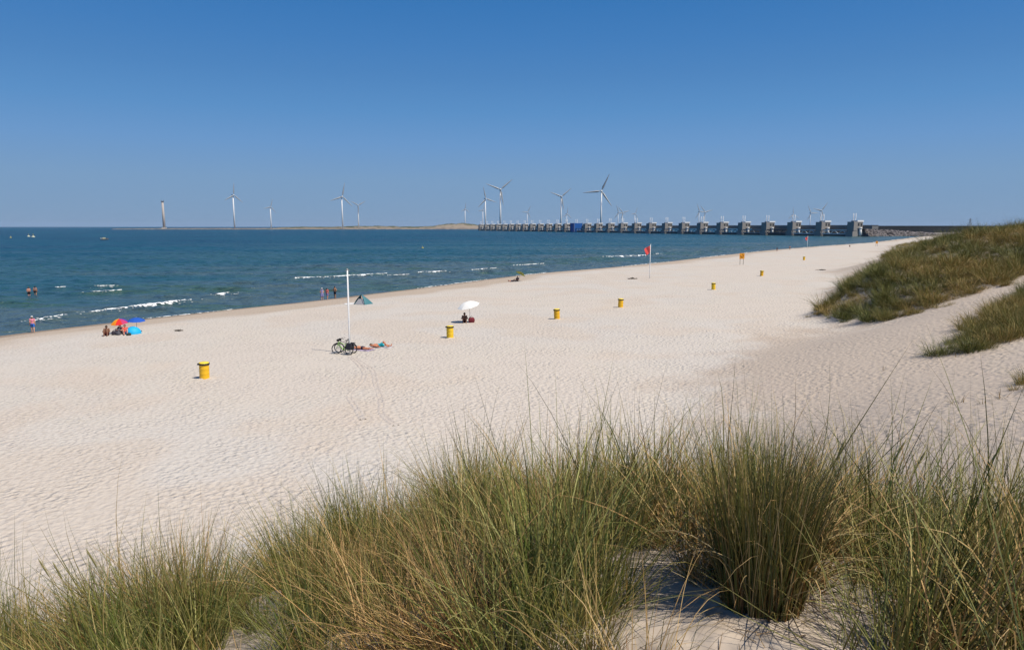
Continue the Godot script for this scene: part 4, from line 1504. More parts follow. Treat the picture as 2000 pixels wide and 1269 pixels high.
func make_shelters() -> void:
	# teal wedge-shaped pop-up shelter, open towards the left
	var teal := paint(0.045, 0.165, 0.20, 0.6, 0.4, 0.2)
	var grey := paint(0.34, 0.34, 0.36, 0.8, 0.3)
	var o := thing("beach_shelter", on_ground(-18.5, -84.2, 0.0), -0.35, "teal wedge-shaped pop-up shelter with a grey opening, by the waterline", "beach tent")
	var apex := Vector3(-0.15, 1.22, 0.1)
	var corners := [Vector3(-0.85, 0.0, 0.75), Vector3(0.75, 0.0, 0.80), Vector3(1.15, 0.0, -0.55), Vector3(-0.55, 0.0, -0.85)]
	for k in [1, 2, 3]:
		var a: Vector3 = corners[k]
		var b: Vector3 = corners[(k + 1) % 4]
		var st := start(true)
		var rows := []
		for i in 7:
			var v := i / 6.0
			var row := []
			for j in 7:
				var u := j / 6.0
				var p := apex.lerp(a.lerp(b, u), v)
				var out := ((a + b) * 0.5).normalized()
				row.append(p + out * sin(PI * v) * 0.16 * (0.6 + 0.4 * sin(PI * u)))
			rows.append(row)
		for i in 6:
			for j in 6:
				quad(st, rows[i][j], rows[i][j + 1], rows[i + 1][j + 1], rows[i + 1][j], Vector3(0.1, 0.3, 0))
		piece("fabric_panel", st, teal, o)
	var st := start()
	tri(st, corners[0] * 0.98 + Vector3(0, 0.02, 0), corners[1] * 0.98 + Vector3(0, 0.02, 0), corners[2] * 0.98 + Vector3(0, 0.02, 0), Vector3(0, -1, 0))
	tri(st, corners[0] * 0.98 + Vector3(0, 0.02, 0), corners[2] * 0.98 + Vector3(0, 0.02, 0), corners[3] * 0.98 + Vector3(0, 0.02, 0), Vector3(0, -1, 0))
	piece("floor_sheet", st, grey, o)
	st = start(true)
	for k in 2:
		var pts := []
		for i in 9:
			var v := i / 8.0
			var p := apex.lerp(corners[k], v)
			pts.append(p + (corners[k] as Vector3).normalized() * sin(PI * v) * 0.10 + Vector3(0, 0.01, 0))
		tube(st, pts, [0.022], 6)
	piece("hoop", st, paint(0.02, 0.08, 0.10, 0.6, 0.4), o)
	st = start(true)
	var rows := []
	for i in 5:
		var v := 0.45 + 0.55 * i / 4.0
		rows.append([apex.lerp(corners[0], v) + Vector3(0.05, 0, -0.08), apex.lerp(corners[1], v) + Vector3(-0.05, 0, -0.08)])
	for i in 4:
		quad(st, rows[i][0], rows[i][1], rows[i + 1][1], rows[i + 1][0], Vector3(0, 0.3, -2))
	piece("front_flap", st, grey, o)
	# light blue dome
	var sky_blue := paint(0.015, 0.40, 0.72, 0.6, 0.4, 0.2)
	o = thing("beach_shelter", on_ground(-33.95, -60.4), -0.3, "light blue dome pop-up shelter under the dark blue parasol", "beach tent")
	st = start(true)
	var prof := []
	for i in 9:
		var a := PI * 0.5 * i / 8.0
		prof.append(Vector2(cos(a) * 0.66, sin(a) * 0.64))
	lathe(st, prof, 22, deg_to_rad(-100), deg_to_rad(160))
	piece("dome", st, sky_blue, o)
	st = start(true)
	for a in [deg_to_rad(-100), deg_to_rad(160)]:
		var pts := []
		for q in prof:
			pts.append(Vector3(cos(a) * q.x, q.y, sin(a) * q.x) * 1.005)
		tube(st, pts, [0.02], 6)
	piece("hoop", st, paint(0.02, 0.12, 0.25, 0.6, 0.4), o)
	st = start(true)
	lathe(st, [Vector2(0.0, 0.02), Vector2(0.64, 0.02)], 22)
	piece("floor_sheet", st, paint(0.05, 0.10, 0.12, 0.8, 0.3), o)

func soft_block(called: String, at: Vector3, size: Vector3, turn: float, mat: Material, label: String, category: String, group := "") -> Node3D:
	# a bag: a body with rounded shoulders and a pair of handles
	var o := thing(called, at, turn, label, category, group)
	var st := start(true)
	var prof := []
	for i in 8:
		var v := i / 7.0
		var f := 0.82 + 0.18 * sin(PI * v) - 0.12 * pow(v, 6.0)
		prof.append([v * size.y, f])
	var rows := []
	for q in prof:
		var row := []
		for k in 16:
			var a := TAU * k / 16.0
			var cx := signf(cos(a)) * pow(absf(cos(a)), 0.55)
			var cz := signf(sin(a)) * pow(absf(sin(a)), 0.55)
			row.append(Vector3(cx * size.x * 0.5 * q[1], q[0], cz * size.z * 0.5 * q[1]))
		rows.append(row)
	for i in rows.size() - 1:
		for k in 16:
			quad(st, rows[i][k], rows[i][(k + 1) % 16], rows[i + 1][(k + 1) % 16], rows[i + 1][k], Vector3(0, size.y * 0.5, 0))
	for k in 16:
		tri(st, rows[-1][k], rows[-1][(k + 1) % 16], Vector3(0, size.y * 1.03, 0), Vector3(0, 0, 0))
	piece("bag_body", st, mat, o)
	for s in [-1, 1]:
		st = start(true)
		var pts := []
		for k in 7:
			var a := PI * k / 6.0
			pts.append(Vector3(cos(a) * size.x * 0.22, size.y * 0.92 + sin(a) * size.y * 0.35, s * size.z * 0.18))
		tube(st, pts, [0.012], 5)
		piece("handle", st, mat, o)
	return o

func towel(at: Vector2, size: Vector2, turn: float, mat: Material, label: String) -> void:
	var o := thing("towel", on_ground(at.x, at.y), turn, label, "towel", "towels on the sand")
	var b := Basis(Vector3.UP, turn)
	var rows := []
	for i in 9:
		var row := []
		for j in 15:
			var p := Vector3((j / 14.0 - 0.5) * size.x, 0, (i / 8.0 - 0.5) * size.y)
			var w := b * p
			var y := ground_y(at.x + w.x, at.y + w.z) - ground_y(at.x, at.y)
			row.append(Vector3(p.x, y + 0.025 + 0.012 * sin(p.x * 9.0 + p.z * 5.0), p.z))
		rows.append(row)
	var st := start(true)
	for i in 8:
		for j in 14:
			quad(st, rows[i][j], rows[i][j + 1], rows[i + 1][j + 1], rows[i + 1][j], (rows[i][j] as Vector3) - Vector3(0, 1, 0))
	piece("cloth", st, mat, o)

func make_small_things() -> void:
	soft_block("beach_bag", on_ground(-3.82, -63.75), Vector3(0.62, 0.46, 0.4), 0.2, paint(0.16, 0.025, 0.035, 0.8, 0.3), "maroon beach bag at the foot of the white parasol", "bag")
	soft_block("beach_bag", on_ground(-35.25, -59.75), Vector3(0.5, 0.36, 0.34), 0.5, paint(0.04, 0.035, 0.05, 0.8, 0.3), "dark bag between the seated people under the rainbow parasol", "bag", "bags of the group on the left")
	soft_block("beach_bag", on_ground(-34.85, -59.6), Vector3(0.42, 0.30, 0.3), -0.4, paint(0.09, 0.09, 0.11, 0.8, 0.3), "grey bag in front of the group under the rainbow parasol", "bag", "bags of the group on the left")
	soft_block("beach_bag", on_ground(-33.75, -59.3), Vector3(0.4, 0.2, 0.28), 0.3, paint(0.03, 0.04, 0.035, 0.8, 0.3), "low dark bag before the light blue pop-up shelter", "bag", "bags of the group on the left")
	towel(Vector2(-11.05, -49.7), Vector2(1.8, 0.9), -0.5, paint(0.42, 0.36, 0.50, 0.9, 0.3), "lilac towel under the sunbather nearest the bicycles")
	towel(Vector2(-9.95, -50.65), Vector2(1.9, 0.9), -0.15, paint(0.55, 0.52, 0.52, 0.9, 0.3), "pale towel under the sunbather in turquoise swimwear")
	towel(Vector2(-20.2, -85.0), Vector2(1.6, 1.3), 0.1, paint(0.76, 0.77, 0.78, 0.9, 0.3), "white towel spread left of the teal shelter")
	# weed and driftwood
	var weed := paint(0.06, 0.045, 0.03, 0.9, 0.3)
	var told := ["flat dark heap of seaweed on the far beach, left of the dune", "small dark tangle of weed right of the light blue shelter", "thin dark scrap of weed left of the flagpole with the red flag"]
	var at := [Vector2(62.2, -136.75), Vector2(-30.41, -61.36), Vector2(21.5, -121.5)]
	var long := [1.3, 0.5, 1.4]
	for k in at.size():
		var st := start(true)
		for j in 26:
			var p := Vector3(rng.randfn(0, 0.34) * long[k], 0.02 + absf(rng.randfn(0, 0.035)), rng.randfn(0, 0.16) * long[k])
			var d: Vector3 = Vector3(rng.randfn(), rng.randfn() * 0.2, rng.randfn()).normalized() * long[k] * 0.3
			tube(st, [p - d, p + Vector3(0, 0.03, 0), p + d], [0.012 + 0.012 * long[k], 0.02 * long[k] + 0.01, 0.006], 5)
		var o := piece("seaweed_heap", st, weed, self)
		o.position = on_ground(at[k].x, at[k].y)
		tag(o, told[k], "seaweed", "scraps of weed on the sand")
	# things afloat
	var yellow := paint(0.55, 0.42, 0.06, 0.5, 0.5)
	var pale := paint(0.55, 0.55, 0.42, 0.5, 0.5)
	var float_told := ["pale mooring buoy far left, the upper of a close pair", "pale mooring buoy far left, the lower of a close pair", "small tan buoy alone off the barrier's left half", "faint buoy at the far left edge of the sea"]
	var float_at := [Vector2(-513.7, -730.6), Vector2(-484.3, -695.3), Vector2(-44.9, -344.4), Vector2(-483.7, -663.2)]
	for k in 4:
		var o := thing("mooring_buoy", Vector3(float_at[k].x, -0.1, float_at[k].y), 0.3, float_told[k], "buoy", "buoys on the sea")
		var s: float = [1.5, 1.7, 0.55, 0.9][k]
		var st := start(true)
		lathe(st, [Vector2(0, -0.4 * s), Vector2(0.7 * s, -0.3 * s), Vector2(s, 0.1 * s), Vector2(0.85 * s, 0.5 * s), Vector2(0.35 * s, 0.75 * s), Vector2(0.12 * s, 0.9 * s)], 16)
		piece("float", st, pale if k < 2 else yellow, o)
		st = start(true)
		tube(st, [Vector3(0, 0.8 * s, 0), Vector3(0, 1.7 * s, 0)], [0.08 * s], 6)
		ball(st, Vector3(0, 1.75 * s, 0), Vector3(0.22, 0.22, 0.22) * s, 8, 6)
		piece("topmark", st, yellow, o)
	var boat := thing("small_boat", Vector3(-332.1, -0.1, -559.7), 0.35, "small low boat with a pale cabin on the open sea, left", "boat")
	var st := start(true)
	var secs := []
	for i in 9:
		var v := i / 8.0
		var half := 0.95 * (1.0 - pow(v, 3.0)) + 0.03
		var x := 2.9 - 5.8 * (1.0 - v)
		secs.append([Vector3(x, 0.75 + 0.45 * v * v, half), Vector3(x, -0.25, half * 0.55), Vector3(x, -0.25, -half * 0.55), Vector3(x, 0.75 + 0.45 * v * v, -half)])
	for i in 8:
		for k in 3:
			quad(st, secs[i][k], secs[i][k + 1], secs[i + 1][k + 1], secs[i + 1][k], Vector3(0, 0.8, 0))
		quad(st, secs[i][3], secs[i][0], secs[i + 1][0], secs[i + 1][3], Vector3(0, -1, 0))
	quad(st, secs[0][0], secs[0][1], secs[0][2], secs[0][3], Vector3(0, 0, 0))
	piece("hull", st, paint(0.06, 0.055, 0.05, 0.6, 0.4), boat)
	st = start()
	box(st, Vector3(-0.2, 1.35, 0), Vector3(2.0, 1.1, 1.3))
	piece("cabin", st, paint(0.55, 0.52, 0.36, 0.6, 0.4), boat)
	st = start()
	box(st, Vector3(-2.4, 1.25, 0), Vector3(0.5, 1.0, 0.6))
	piece("engine", st, paint(0.50, 0.55, 0.52, 0.6, 0.4), boat)

func make_tracks() -> void:
	# two meandering wheel tracks: low sand ridges either side of a groove
	var lines := [[Vector2(-11.3, -46.9), Vector2(-9.9, -43.6), Vector2(-9.1, -41.2), Vector2(-8.75, -39.2), Vector2(-8.7, -37.2), Vector2(-8.6, -35.2), Vector2(-7.7, -32.8), Vector2(-6.9, -30.6)], [Vector2(-11.0, -46.6), Vector2(-9.4, -43.4), Vector2(-8.6, -41.5), Vector2(-7.9, -38.6), Vector2(-7.2, -36.0), Vector2(-6.6, -33.6), Vector2(-6.2, -31.6), Vector2(-5.2, -29.6)]]
	for q in 2:
		var c := Curve3D.new()
		for i in lines[q].size():
			var p: Vector2 = lines[q][i]
			var d: Vector2 = (lines[q][mini(i + 1, lines[q].size() - 1)] - lines[q][maxi(i - 1, 0)]) / 6.0
			c.add_point(Vector3(p.x, 0, p.y), Vector3(-d.x, 0, -d.y), Vector3(d.x, 0, d.y))
		var pts := c.tessellate_even_length(6, 0.16)
		var st := start(true)
		st.set_color(Color(0.50, 0.45, 0.40))
		var rows := []
		for i in pts.size():
			var dir := (pts[mini(i + 1, pts.size() - 1)] - pts[maxi(i - 1, 0)]).normalized()
			var side := Vector3(-dir.z, 0, dir.x)
			var row := []
			var rough := 0.6 + 0.8 * noise_c.get_noise_2d(pts[i].x * 12.0, pts[i].z * 12.0)
			for s in [[-0.22, -0.02], [-0.11, 0.075], [-0.05, 0.0], [0.05, 0.0], [0.11, 0.075], [0.22, -0.02]]:
				var p: Vector3 = pts[i] + side * s[0]
				row.append(Vector3(p.x, ground_y(p.x, p.z) + s[1] * (rough if s[1] > 0.0 else 1.0), p.z))
			rows.append(row)
		for i in rows.size() - 1:
			for k in 5:
				quad(st, rows[i][k], rows[i][k + 1], rows[i + 1][k + 1], rows[i + 1][k], (rows[i][k] as Vector3) - Vector3(0, 2, 0))
		var o := piece("wheel_track", st, sand_mat, self)
		tag(o, "", "", "", "structure")

# ---------------------------------------------------------------- people

func skin_mesh(caps: Array, cell: float, k: float, extra: SurfaceTool = null) -> ArrayMesh:
	# tapered capsules joined with a smooth minimum and meshed as surface nets
	var lo := Vector3.INF
	var hi := -Vector3.INF
	for c in caps:
		var m: float = maxf(c[2], c[3]) + cell * 3.0
		lo = lo.min((c[0] as Vector3).min(c[1]) - Vector3.ONE * m)
		hi = hi.max((c[0] as Vector3).max(c[1]) + Vector3.ONE * m)
	var nx := int((hi.x - lo.x) / cell) + 2
	var ny := int((hi.y - lo.y) / cell) + 2
	var nz := int((hi.z - lo.z) / cell) + 2
	var f := PackedFloat32Array()
	f.resize(nx * ny * nz)
	for c in caps:
		var a: Vector3 = c[0]
		var b: Vector3 = c[1]
		var ra: float = c[2]
		var rb: float = c[3]
		var m := maxf(ra, rb) + 0.07
		var i0 := Vector3i(((a.min(b) - Vector3.ONE * m - lo) / cell).floor()).clamp(Vector3i.ZERO, Vector3i(nx - 1, ny - 1, nz - 1))
		var i1 := Vector3i(((a.max(b) + Vector3.ONE * m - lo) / cell).ceil()).clamp(Vector3i.ZERO, Vector3i(nx - 1, ny - 1, nz - 1))
		var ab := b - a
		var l2 := maxf(ab.length_squared(), 1e-8)
		for iz in range(i0.z, i1.z + 1):
			for iy in range(i0.y, i1.y + 1):
				for ix in range(i0.x, i1.x + 1):
					var p := lo + Vector3(ix, iy, iz) * cell
					var t := clampf((p - a).dot(ab) / l2, 0.0, 1.0)
					var d := (p - a - ab * t).length() - lerpf(ra, rb, t)
					if d < 0.07:
						f[(iz * ny + iy) * nx + ix] += exp(-d / k)
	for i in f.size():
		f[i] = -k * log(maxf(f[i], 0.02))
	var st := start(true)
	var where := {}
	var off := [Vector3i(0, 0, 0), Vector3i(1, 0, 0), Vector3i(0, 1, 0), Vector3i(1, 1, 0), Vector3i(0, 0, 1), Vector3i(1, 0, 1), Vector3i(0, 1, 1), Vector3i(1, 1, 1)]
	var edges := [[0, 1], [2, 3], [4, 5], [6, 7], [0, 2], [1, 3], [4, 6], [5, 7], [0, 4], [1, 5], [2, 6], [3, 7]]
	for iz in nz - 1:
		for iy in ny - 1:
			for ix in nx - 1:
				var o := (iz * ny + iy) * nx + ix
				var v := [f[o], f[o + 1], f[o + nx], f[o + nx + 1], f[o + nx * ny], f[o + nx * ny + 1], f[o + nx * ny + nx], f[o + nx * ny + nx + 1]]
				var inside := 0
				for q in v:
					if q < 0.0:
						inside += 1
				if inside == 0 or inside == 8:
					continue
				var sum := Vector3.ZERO
				var n := 0
				for e in edges:
					var va: float = v[e[0]]
					var vb: float = v[e[1]]
					if (va < 0.0) != (vb < 0.0):
						sum += Vector3(off[e[0]]).lerp(Vector3(off[e[1]]), va / (va - vb))
						n += 1
				where[o] = lo + (Vector3(ix, iy, iz) + sum / n) * cell
	var sx := 1
	var sy := nx
	var sz := nx * ny
	for iz in range(1, nz - 1):
		for iy in range(1, ny - 1):
			for ix in range(1, nx - 1):
				var o := (iz * ny + iy) * nx + ix
				var here := f[o] < 0.0
				for ax in [[sx, sy, sz, Vector3(1, 0, 0)], [sy, sz, sx, Vector3(0, 1, 0)], [sz, sx, sy, Vector3(0, 0, 1)]]:
					if here != (f[o + ax[0]] < 0.0):
						var p0: Vector3 = where[o]
						var p1: Vector3 = where[o - ax[1]]
						var p2: Vector3 = where[o - ax[1] - ax[2]]
						var p3: Vector3 = where[o - ax[2]]
						var out: Vector3 = ax[3] * (1.0 if here else -1.0)
						quad(st, p0, p1, p2, p3, (p0 + p2) * 0.5 - out)
	st.generate_normals()
	var mesh := st.commit()
	if extra:
		extra.generate_normals()
		var both := SurfaceTool.new()
		both.begin(Mesh.PRIMITIVE_TRIANGLES)
		both.append_from(mesh, 0, Transform3D())
		both.append_from(extra.commit(), 0, Transform3D())
		mesh = both.commit()
	return mesh

func pose(kind: String) -> Dictionary:
	# joints of a 1.72 m figure that faces -z
	var j := {
		"pelvis": Vector3(0, 0.95, 0), "belly": Vector3(0, 1.10, -0.01), "chest": Vector3(0, 1.30, 0), "neck": Vector3(0, 1.46, 0.01), "head": Vector3(0, 1.60, -0.01),
		"sl": Vector3(-0.175, 1.41, 0), "el": Vector3(-0.235, 1.13, 0.03), "wl": Vector3(-0.235, 0.88, -0.05), "hl": Vector3(-0.235, 0.795, -0.08),
		"sr": Vector3(0.175, 1.41, 0), "er": Vector3(0.235, 1.13, 0.03), "wr": Vector3(0.235, 0.88, -0.05), "hr": Vector3(0.235, 0.795, -0.08),
		"pl": Vector3(-0.09, 0.90, 0), "kl": Vector3(-0.105, 0.49, -0.02), "al": Vector3(-0.11, 0.075, 0.02), "tl": Vector3(-0.13, 0.03, -0.15),
		"pr": Vector3(0.09, 0.90, 0), "kr": Vector3(0.105, 0.49, -0.02), "ar": Vector3(0.11, 0.075, 0.02), "tr": Vector3(0.13, 0.03, -0.15)}
	if kind == "stride":
		j.kl = Vector3(-0.11, 0.50, -0.12); j.al = Vector3(-0.11, 0.08, -0.10); j.tl = Vector3(-0.12, 0.03, -0.27)
		j.kr = Vector3(0.11, 0.49, 0.06); j.ar = Vector3(0.11, 0.09, 0.20); j.tr = Vector3(0.12, 0.03, 0.05)
	elif kind == "akimbo":
		j.el = Vector3(-0.38, 1.17, 0.05); j.wl = Vector3(-0.20, 1.02, -0.02); j.hl = Vector3(-0.14, 0.99, -0.06)
		j.er = Vector3(0.38, 1.17, 0.05); j.wr = Vector3(0.20, 1.02, -0.02); j.hr = Vector3(0.14, 0.99, -0.06)
	elif kind == "folded":
		j.el = Vector3(-0.27, 1.14, -0.02); j.wl = Vector3(-0.05, 1.15, -0.22); j.hl = Vector3(0.04, 1.17, -0.22)
		j.er = Vector3(0.27, 1.14, -0.02); j.wr = Vector3(0.05, 1.11, -0.23); j.hr = Vector3(-0.04, 1.12, -0.24)
	elif kind == "sit" or kind == "sit_back":
		j.pelvis = Vector3(0, 0.13, 0); j.belly = Vector3(0, 0.28, 0.02); j.chest = Vector3(0, 0.47, 0.0); j.neck = Vector3(0, 0.63, -0.02); j.head = Vector3(0, 0.77, -0.05)
		j.sl = Vector3(-0.175, 0.58, -0.01); j.sr = Vector3(0.175, 0.58, -0.01)
		j.pl = Vector3(-0.09, 0.11, -0.03); j.kl = Vector3(-0.15, 0.46, -0.33); j.al = Vector3(-0.13, 0.07, -0.52); j.tl = Vector3(-0.14, 0.03, -0.68)
		j.pr = Vector3(0.09, 0.11, -0.03); j.kr = Vector3(0.15, 0.46, -0.33); j.ar = Vector3(0.13, 0.07, -0.52); j.tr = Vector3(0.14, 0.03, -0.68)
		j.el = Vector3(-0.27, 0.37, -0.15); j.wl = Vector3(-0.12, 0.42, -0.36); j.hl = Vector3(-0.04, 0.43, -0.40)
		j.er = Vector3(0.27, 0.37, -0.15); j.wr = Vector3(0.12, 0.42, -0.36); j.hr = Vector3(0.04, 0.41, -0.41)
		if kind == "sit_back":
			j.belly = Vector3(0, 0.27, 0.06); j.chest = Vector3(0, 0.44, 0.14); j.neck = Vector3(0, 0.58, 0.19); j.head = Vector3(0, 0.72, 0.18)
			j.sl = Vector3(-0.175, 0.53, 0.17); j.sr = Vector3(0.175, 0.53, 0.17)
			j.el = Vector3(-0.25, 0.30, 0.30); j.wl = Vector3(-0.25, 0.06, 0.34); j.hl = Vector3(-0.26, 0.03, 0.42)
			j.er = Vector3(0.25, 0.30, 0.30); j.wr = Vector3(0.25, 0.06, 0.34); j.hr = Vector3(0.26, 0.03, 0.42)
			j.kr = Vector3(0.13, 0.12, -0.44); j.ar = Vector3(0.13, 0.07, -0.84); j.tr = Vector3(0.15, 0.18, -0.92)
	elif kind == "crouch":
		j.pelvis = Vector3(0, 0.62, 0.10); j.belly = Vector3(0, 0.72, 0.0); j.chest = Vector3(0, 0.86, -0.16); j.neck = Vector3(0, 0.95, -0.30); j.head = Vector3(0, 1.02, -0.42)
		j.sl = Vector3(-0.175, 0.93, -0.24); j.sr = Vector3(0.175, 0.93, -0.24)
		j.el = Vector3(-0.22, 0.64, -0.28); j.wl = Vector3(-0.16, 0.42, -0.40); j.hl = Vector3(-0.14, 0.34, -0.44)
		j.er = Vector3(0.22, 0.64, -0.28); j.wr = Vector3(0.16, 0.42, -0.40); j.hr = Vector3(0.14, 0.34, -0.44)
		j.pl = Vector3(-0.09, 0.58, 0.10); j.kl = Vector3(-0.13, 0.40, -0.26); j.al = Vector3(-0.12, 0.075, 0.02); j.tl = Vector3(-0.13, 0.03, -0.15)
		j.pr = Vector3(0.09, 0.58, 0.10); j.kr = Vector3(0.13, 0.40, -0.26); j.ar = Vector3(0.12, 0.075, 0.02); j.tr = Vector3(0.13, 0.03, -0.15)
	elif kind == "supine" or kind == "prone":
		# lying along x: the head at -x
		if kind == "prone":
			j.el = Vector3(-0.36, 1.52, -0.02); j.wl = Vector3(-0.14, 1.66, -0.06); j.hl = Vector3(-0.05, 1.68, -0.07)
			j.er = Vector3(0.36, 1.52, -0.02); j.wr = Vector3(0.14, 1.68, -0.06); j.hr = Vector3(0.05, 1.72, -0.07)
			j.tl = Vector3(-0.13, -0.06, 0.04); j.tr = Vector3(0.13, -0.06, 0.04)
		else:
			j.kl = Vector3(-0.12, 0.56, -0.30); j.al = Vector3(-0.11, 0.28, 0.04); j.tl = Vector3(-0.12, 0.13, 0.04)
			j.tr = Vector3(0.15, 0.02, -0.13)
			j.wl = Vector3(-0.27, 0.90, 0.05); j.hl = Vector3(-0.28, 0.81, 0.06); j.wr = Vector3(0.27, 0.90, 0.05); j.hr = Vector3(0.28, 0.81, 0.06)
		var flip := 1.0 if kind == "prone" else -1.0
		for n in j.keys():
			var p: Vector3 = j[n]
			j[n] = Vector3(0.9 - p.y, 0.115 + p.z * flip, p.x * flip)
	return j

func person(at: Vector3, turn: float, kind: String, size: float, tone: Vector3, hair: Vector3, wear: Array, label: String, group := "") -> void:
	var o := thing("person", at, turn, label, "person", group)
	var j := pose(kind)
	for n in j.keys():
		j[n] = (j[n] as Vector3) * size
	var s := size
	var up: Vector3 = ((j.head as Vector3) - (j.neck as Vector3)).normalized()
	var right: Vector3 = ((j.sr as Vector3) - (j.sl as Vector3)).normalized()
	var fwd := up.cross(right).normalized()
	if kind == "stand" or kind == "stride" or kind == "akimbo" or kind == "folded":
		fwd = Vector3(0, 0, -1)
	var head: Vector3 = j.head
	var caps := [
		[j.pelvis, j.belly, 0.125 * s, 0.110 * s], [j.belly, j.chest, 0.110 * s, 0.125 * s], [j.chest, j.neck, 0.105 * s, 0.055 * s], [j.neck, head, 0.052 * s, 0.058 * s],
		[head - up * 0.045 * s + fwd * 0.02 * s, head + up * 0.035 * s - fwd * 0.01 * s, 0.072 * s, 0.092 * s],
		[head + fwd * 0.085 * s + up * 0.01 * s, head + fwd * 0.105 * s - up * 0.022 * s, 0.010 * s, 0.016 * s],
		[head + right * 0.088 * s, head + right * 0.098 * s + up * 0.02 * s, 0.016 * s, 0.016 * s], [head - right * 0.088 * s, head - right * 0.098 * s + up * 0.02 * s, 0.016 * s, 0.016 * s],
		[j.chest, j.sl, 0.09 * s, 0.062 * s], [j.chest, j.sr, 0.09 * s, 0.062 * s], [j.pl, (j.sl as Vector3).lerp(j.pl, 0.22), 0.085 * s, 0.075 * s], [j.pr, (j.sr as Vector3).lerp(j.pr, 0.22), 0.085 * s, 0.075 * s]]
	var extra := start(true)
	for side in ["l", "r"]:
		var knee: Vector3 = j["k" + side]
		var ankle: Vector3 = j["a" + side]
		var calf := knee.lerp(ankle, 0.3)
		caps.append_array([[j["s" + side], j["e" + side], 0.052 * s, 0.040 * s], [j["e" + side], j["w" + side], 0.041 * s, 0.028 * s], [j["w" + side], j["h" + side], 0.027 * s, 0.032 * s],
			[j["p" + side], knee, 0.088 * s, 0.056 * s], [knee, calf, 0.054 * s, 0.056 * s], [calf, ankle, 0.055 * s, 0.036 * s], [ankle, j["t" + side], 0.040 * s, 0.028 * s]])
		# four fingers and a thumb, rooted in the palm and slightly curled
		var palm: Vector3 = j["h" + side]
		var along := (palm - (j["w" + side] as Vector3)).normalized()
		var across := along.cross(fwd)
		if across.length() < 0.2:
			across = along.cross(up)
		across = across.normalized()
		var curl := across.cross(along).normalized()
		for q in 4:
			var root := palm + across * (q - 1.5) * 0.017 * s
			var length: float = [0.070, 0.080, 0.075, 0.058][q] * s
			tube(extra, [root, root + along * length * 0.55 + curl * 0.004, root + along * length * 0.95 + curl * 0.022 * s], [0.0088 * s, 0.008 * s, 0.0062 * s], 5)
		var thumb := palm - along * 0.03 * s - across * 0.022 * s
		tube(extra, [thumb, thumb - across * 0.028 * s + along * 0.02 * s, thumb - across * 0.034 * s + along * 0.055 * s], [0.0105 * s, 0.0095 * s, 0.007 * s], 5)
	part("body", skin_mesh(caps, 0.021, 0.017, extra), paint(tone.x, tone.y, tone.z, 0.55, 0.4), o)
	# face
	var face := start(true)
	for e in [-1, 1]:
		ball(face, head + fwd * 0.082 * s + right * 0.032 * s * e + up * 0.012 * s, Vector3.ONE * 0.010 * s, 6, 5)
	tube(face, [head + fwd * 0.083 * s - up * 0.052 * s - right * 0.022 * s, head + fwd * 0.090 * s - up * 0.052 * s, head + fwd * 0.083 * s - up * 0.052 * s + right * 0.022 * s], [0.006 * s], 5)
	piece("eyes_and_mouth", face, paint(0.10, 0.03, 0.025, 0.5, 0.4), o)
	var cap_of := [[head + up * 0.04 * s - fwd * 0.02 * s, head + up * 0.045 * s - fwd * 0.005 * s, 0.094 * s, 0.092 * s], [head - fwd * 0.035 * s + up * 0.02 * s, head - fwd * 0.05 * s - up * 0.05 * s, 0.085 * s, 0.06 * s]]
	if "long_hair" in wear:
		cap_of.append([head - fwd * 0.06 * s - up * 0.02 * s, head - fwd * 0.085 * s - up * 0.22 * s, 0.06 * s, 0.035 * s])
	part("hair", skin_mesh(cap_of, 0.02, 0.012), paint(hair.x, hair.y, hair.z, 0.6, 0.4), o)
	for w in wear:
		if w is String:
			continue
		var c: Vector3 = w[1]
		var m := paint(c.x, c.y, c.z, 0.85, 0.3)
		var g := 0.014 * s
		var set := []
		if w[0] in ["shorts", "swimwear", "trousers"]:
			var reach: float = {"shorts": 0.62, "swimwear": 0.16, "trousers": 1.0}[w[0]]
			set.append([j.pelvis, (j.pelvis as Vector3).lerp(j.belly, 0.5), 0.128 * s + g, 0.118 * s + g])
			for side in ["l", "r"]:
				var hip: Vector3 = j["p" + side]
				set.append([hip, hip.lerp(j["k" + side], reach), 0.092 * s + g, lerpf(0.088, 0.062, reach) * s + g * 1.4])
				if w[0] == "trousers":
					set.append([j["k" + side], (j["k" + side] as Vector3).lerp(j["a" + side], 0.85), 0.062 * s + g, 0.05 * s + g])
		elif w[0] in ["shirt", "bikini_top", "dress"]:
			if w[0] == "bikini_top":
				set.append([(j.chest as Vector3) - right * 0.07 * s, (j.chest as Vector3) + right * 0.07 * s, 0.115 * s + g, 0.115 * s + g])
			else:
				set.append([j.pelvis, j.belly, 0.128 * s + g, 0.115 * s + g])
				set.append([j.belly, j.chest, 0.115 * s + g, 0.128 * s + g])
				set.append([j.chest, (j.chest as Vector3).lerp(j.neck, 0.6), 0.11 * s + g, 0.07 * s + g])
				for side in ["l", "r"]:
					set.append([j.chest, j["s" + side], 0.09 * s + g, 0.064 * s + g])
					set.append([j["s" + side], (j["s" + side] as Vector3).lerp(j["e" + side], 0.55 if w[0] == "shirt" else 0.1), 0.056 * s + g, 0.05 * s + g])
					if w[0] == "dress":
						set.append([j["p" + side], (j["p" + side] as Vector3).lerp(j["k" + side], 0.8), 0.11 * s + g, 0.12 * s + g])
		if set.size():
			part(w[0], skin_mesh(set, 0.021, 0.016), m, o)
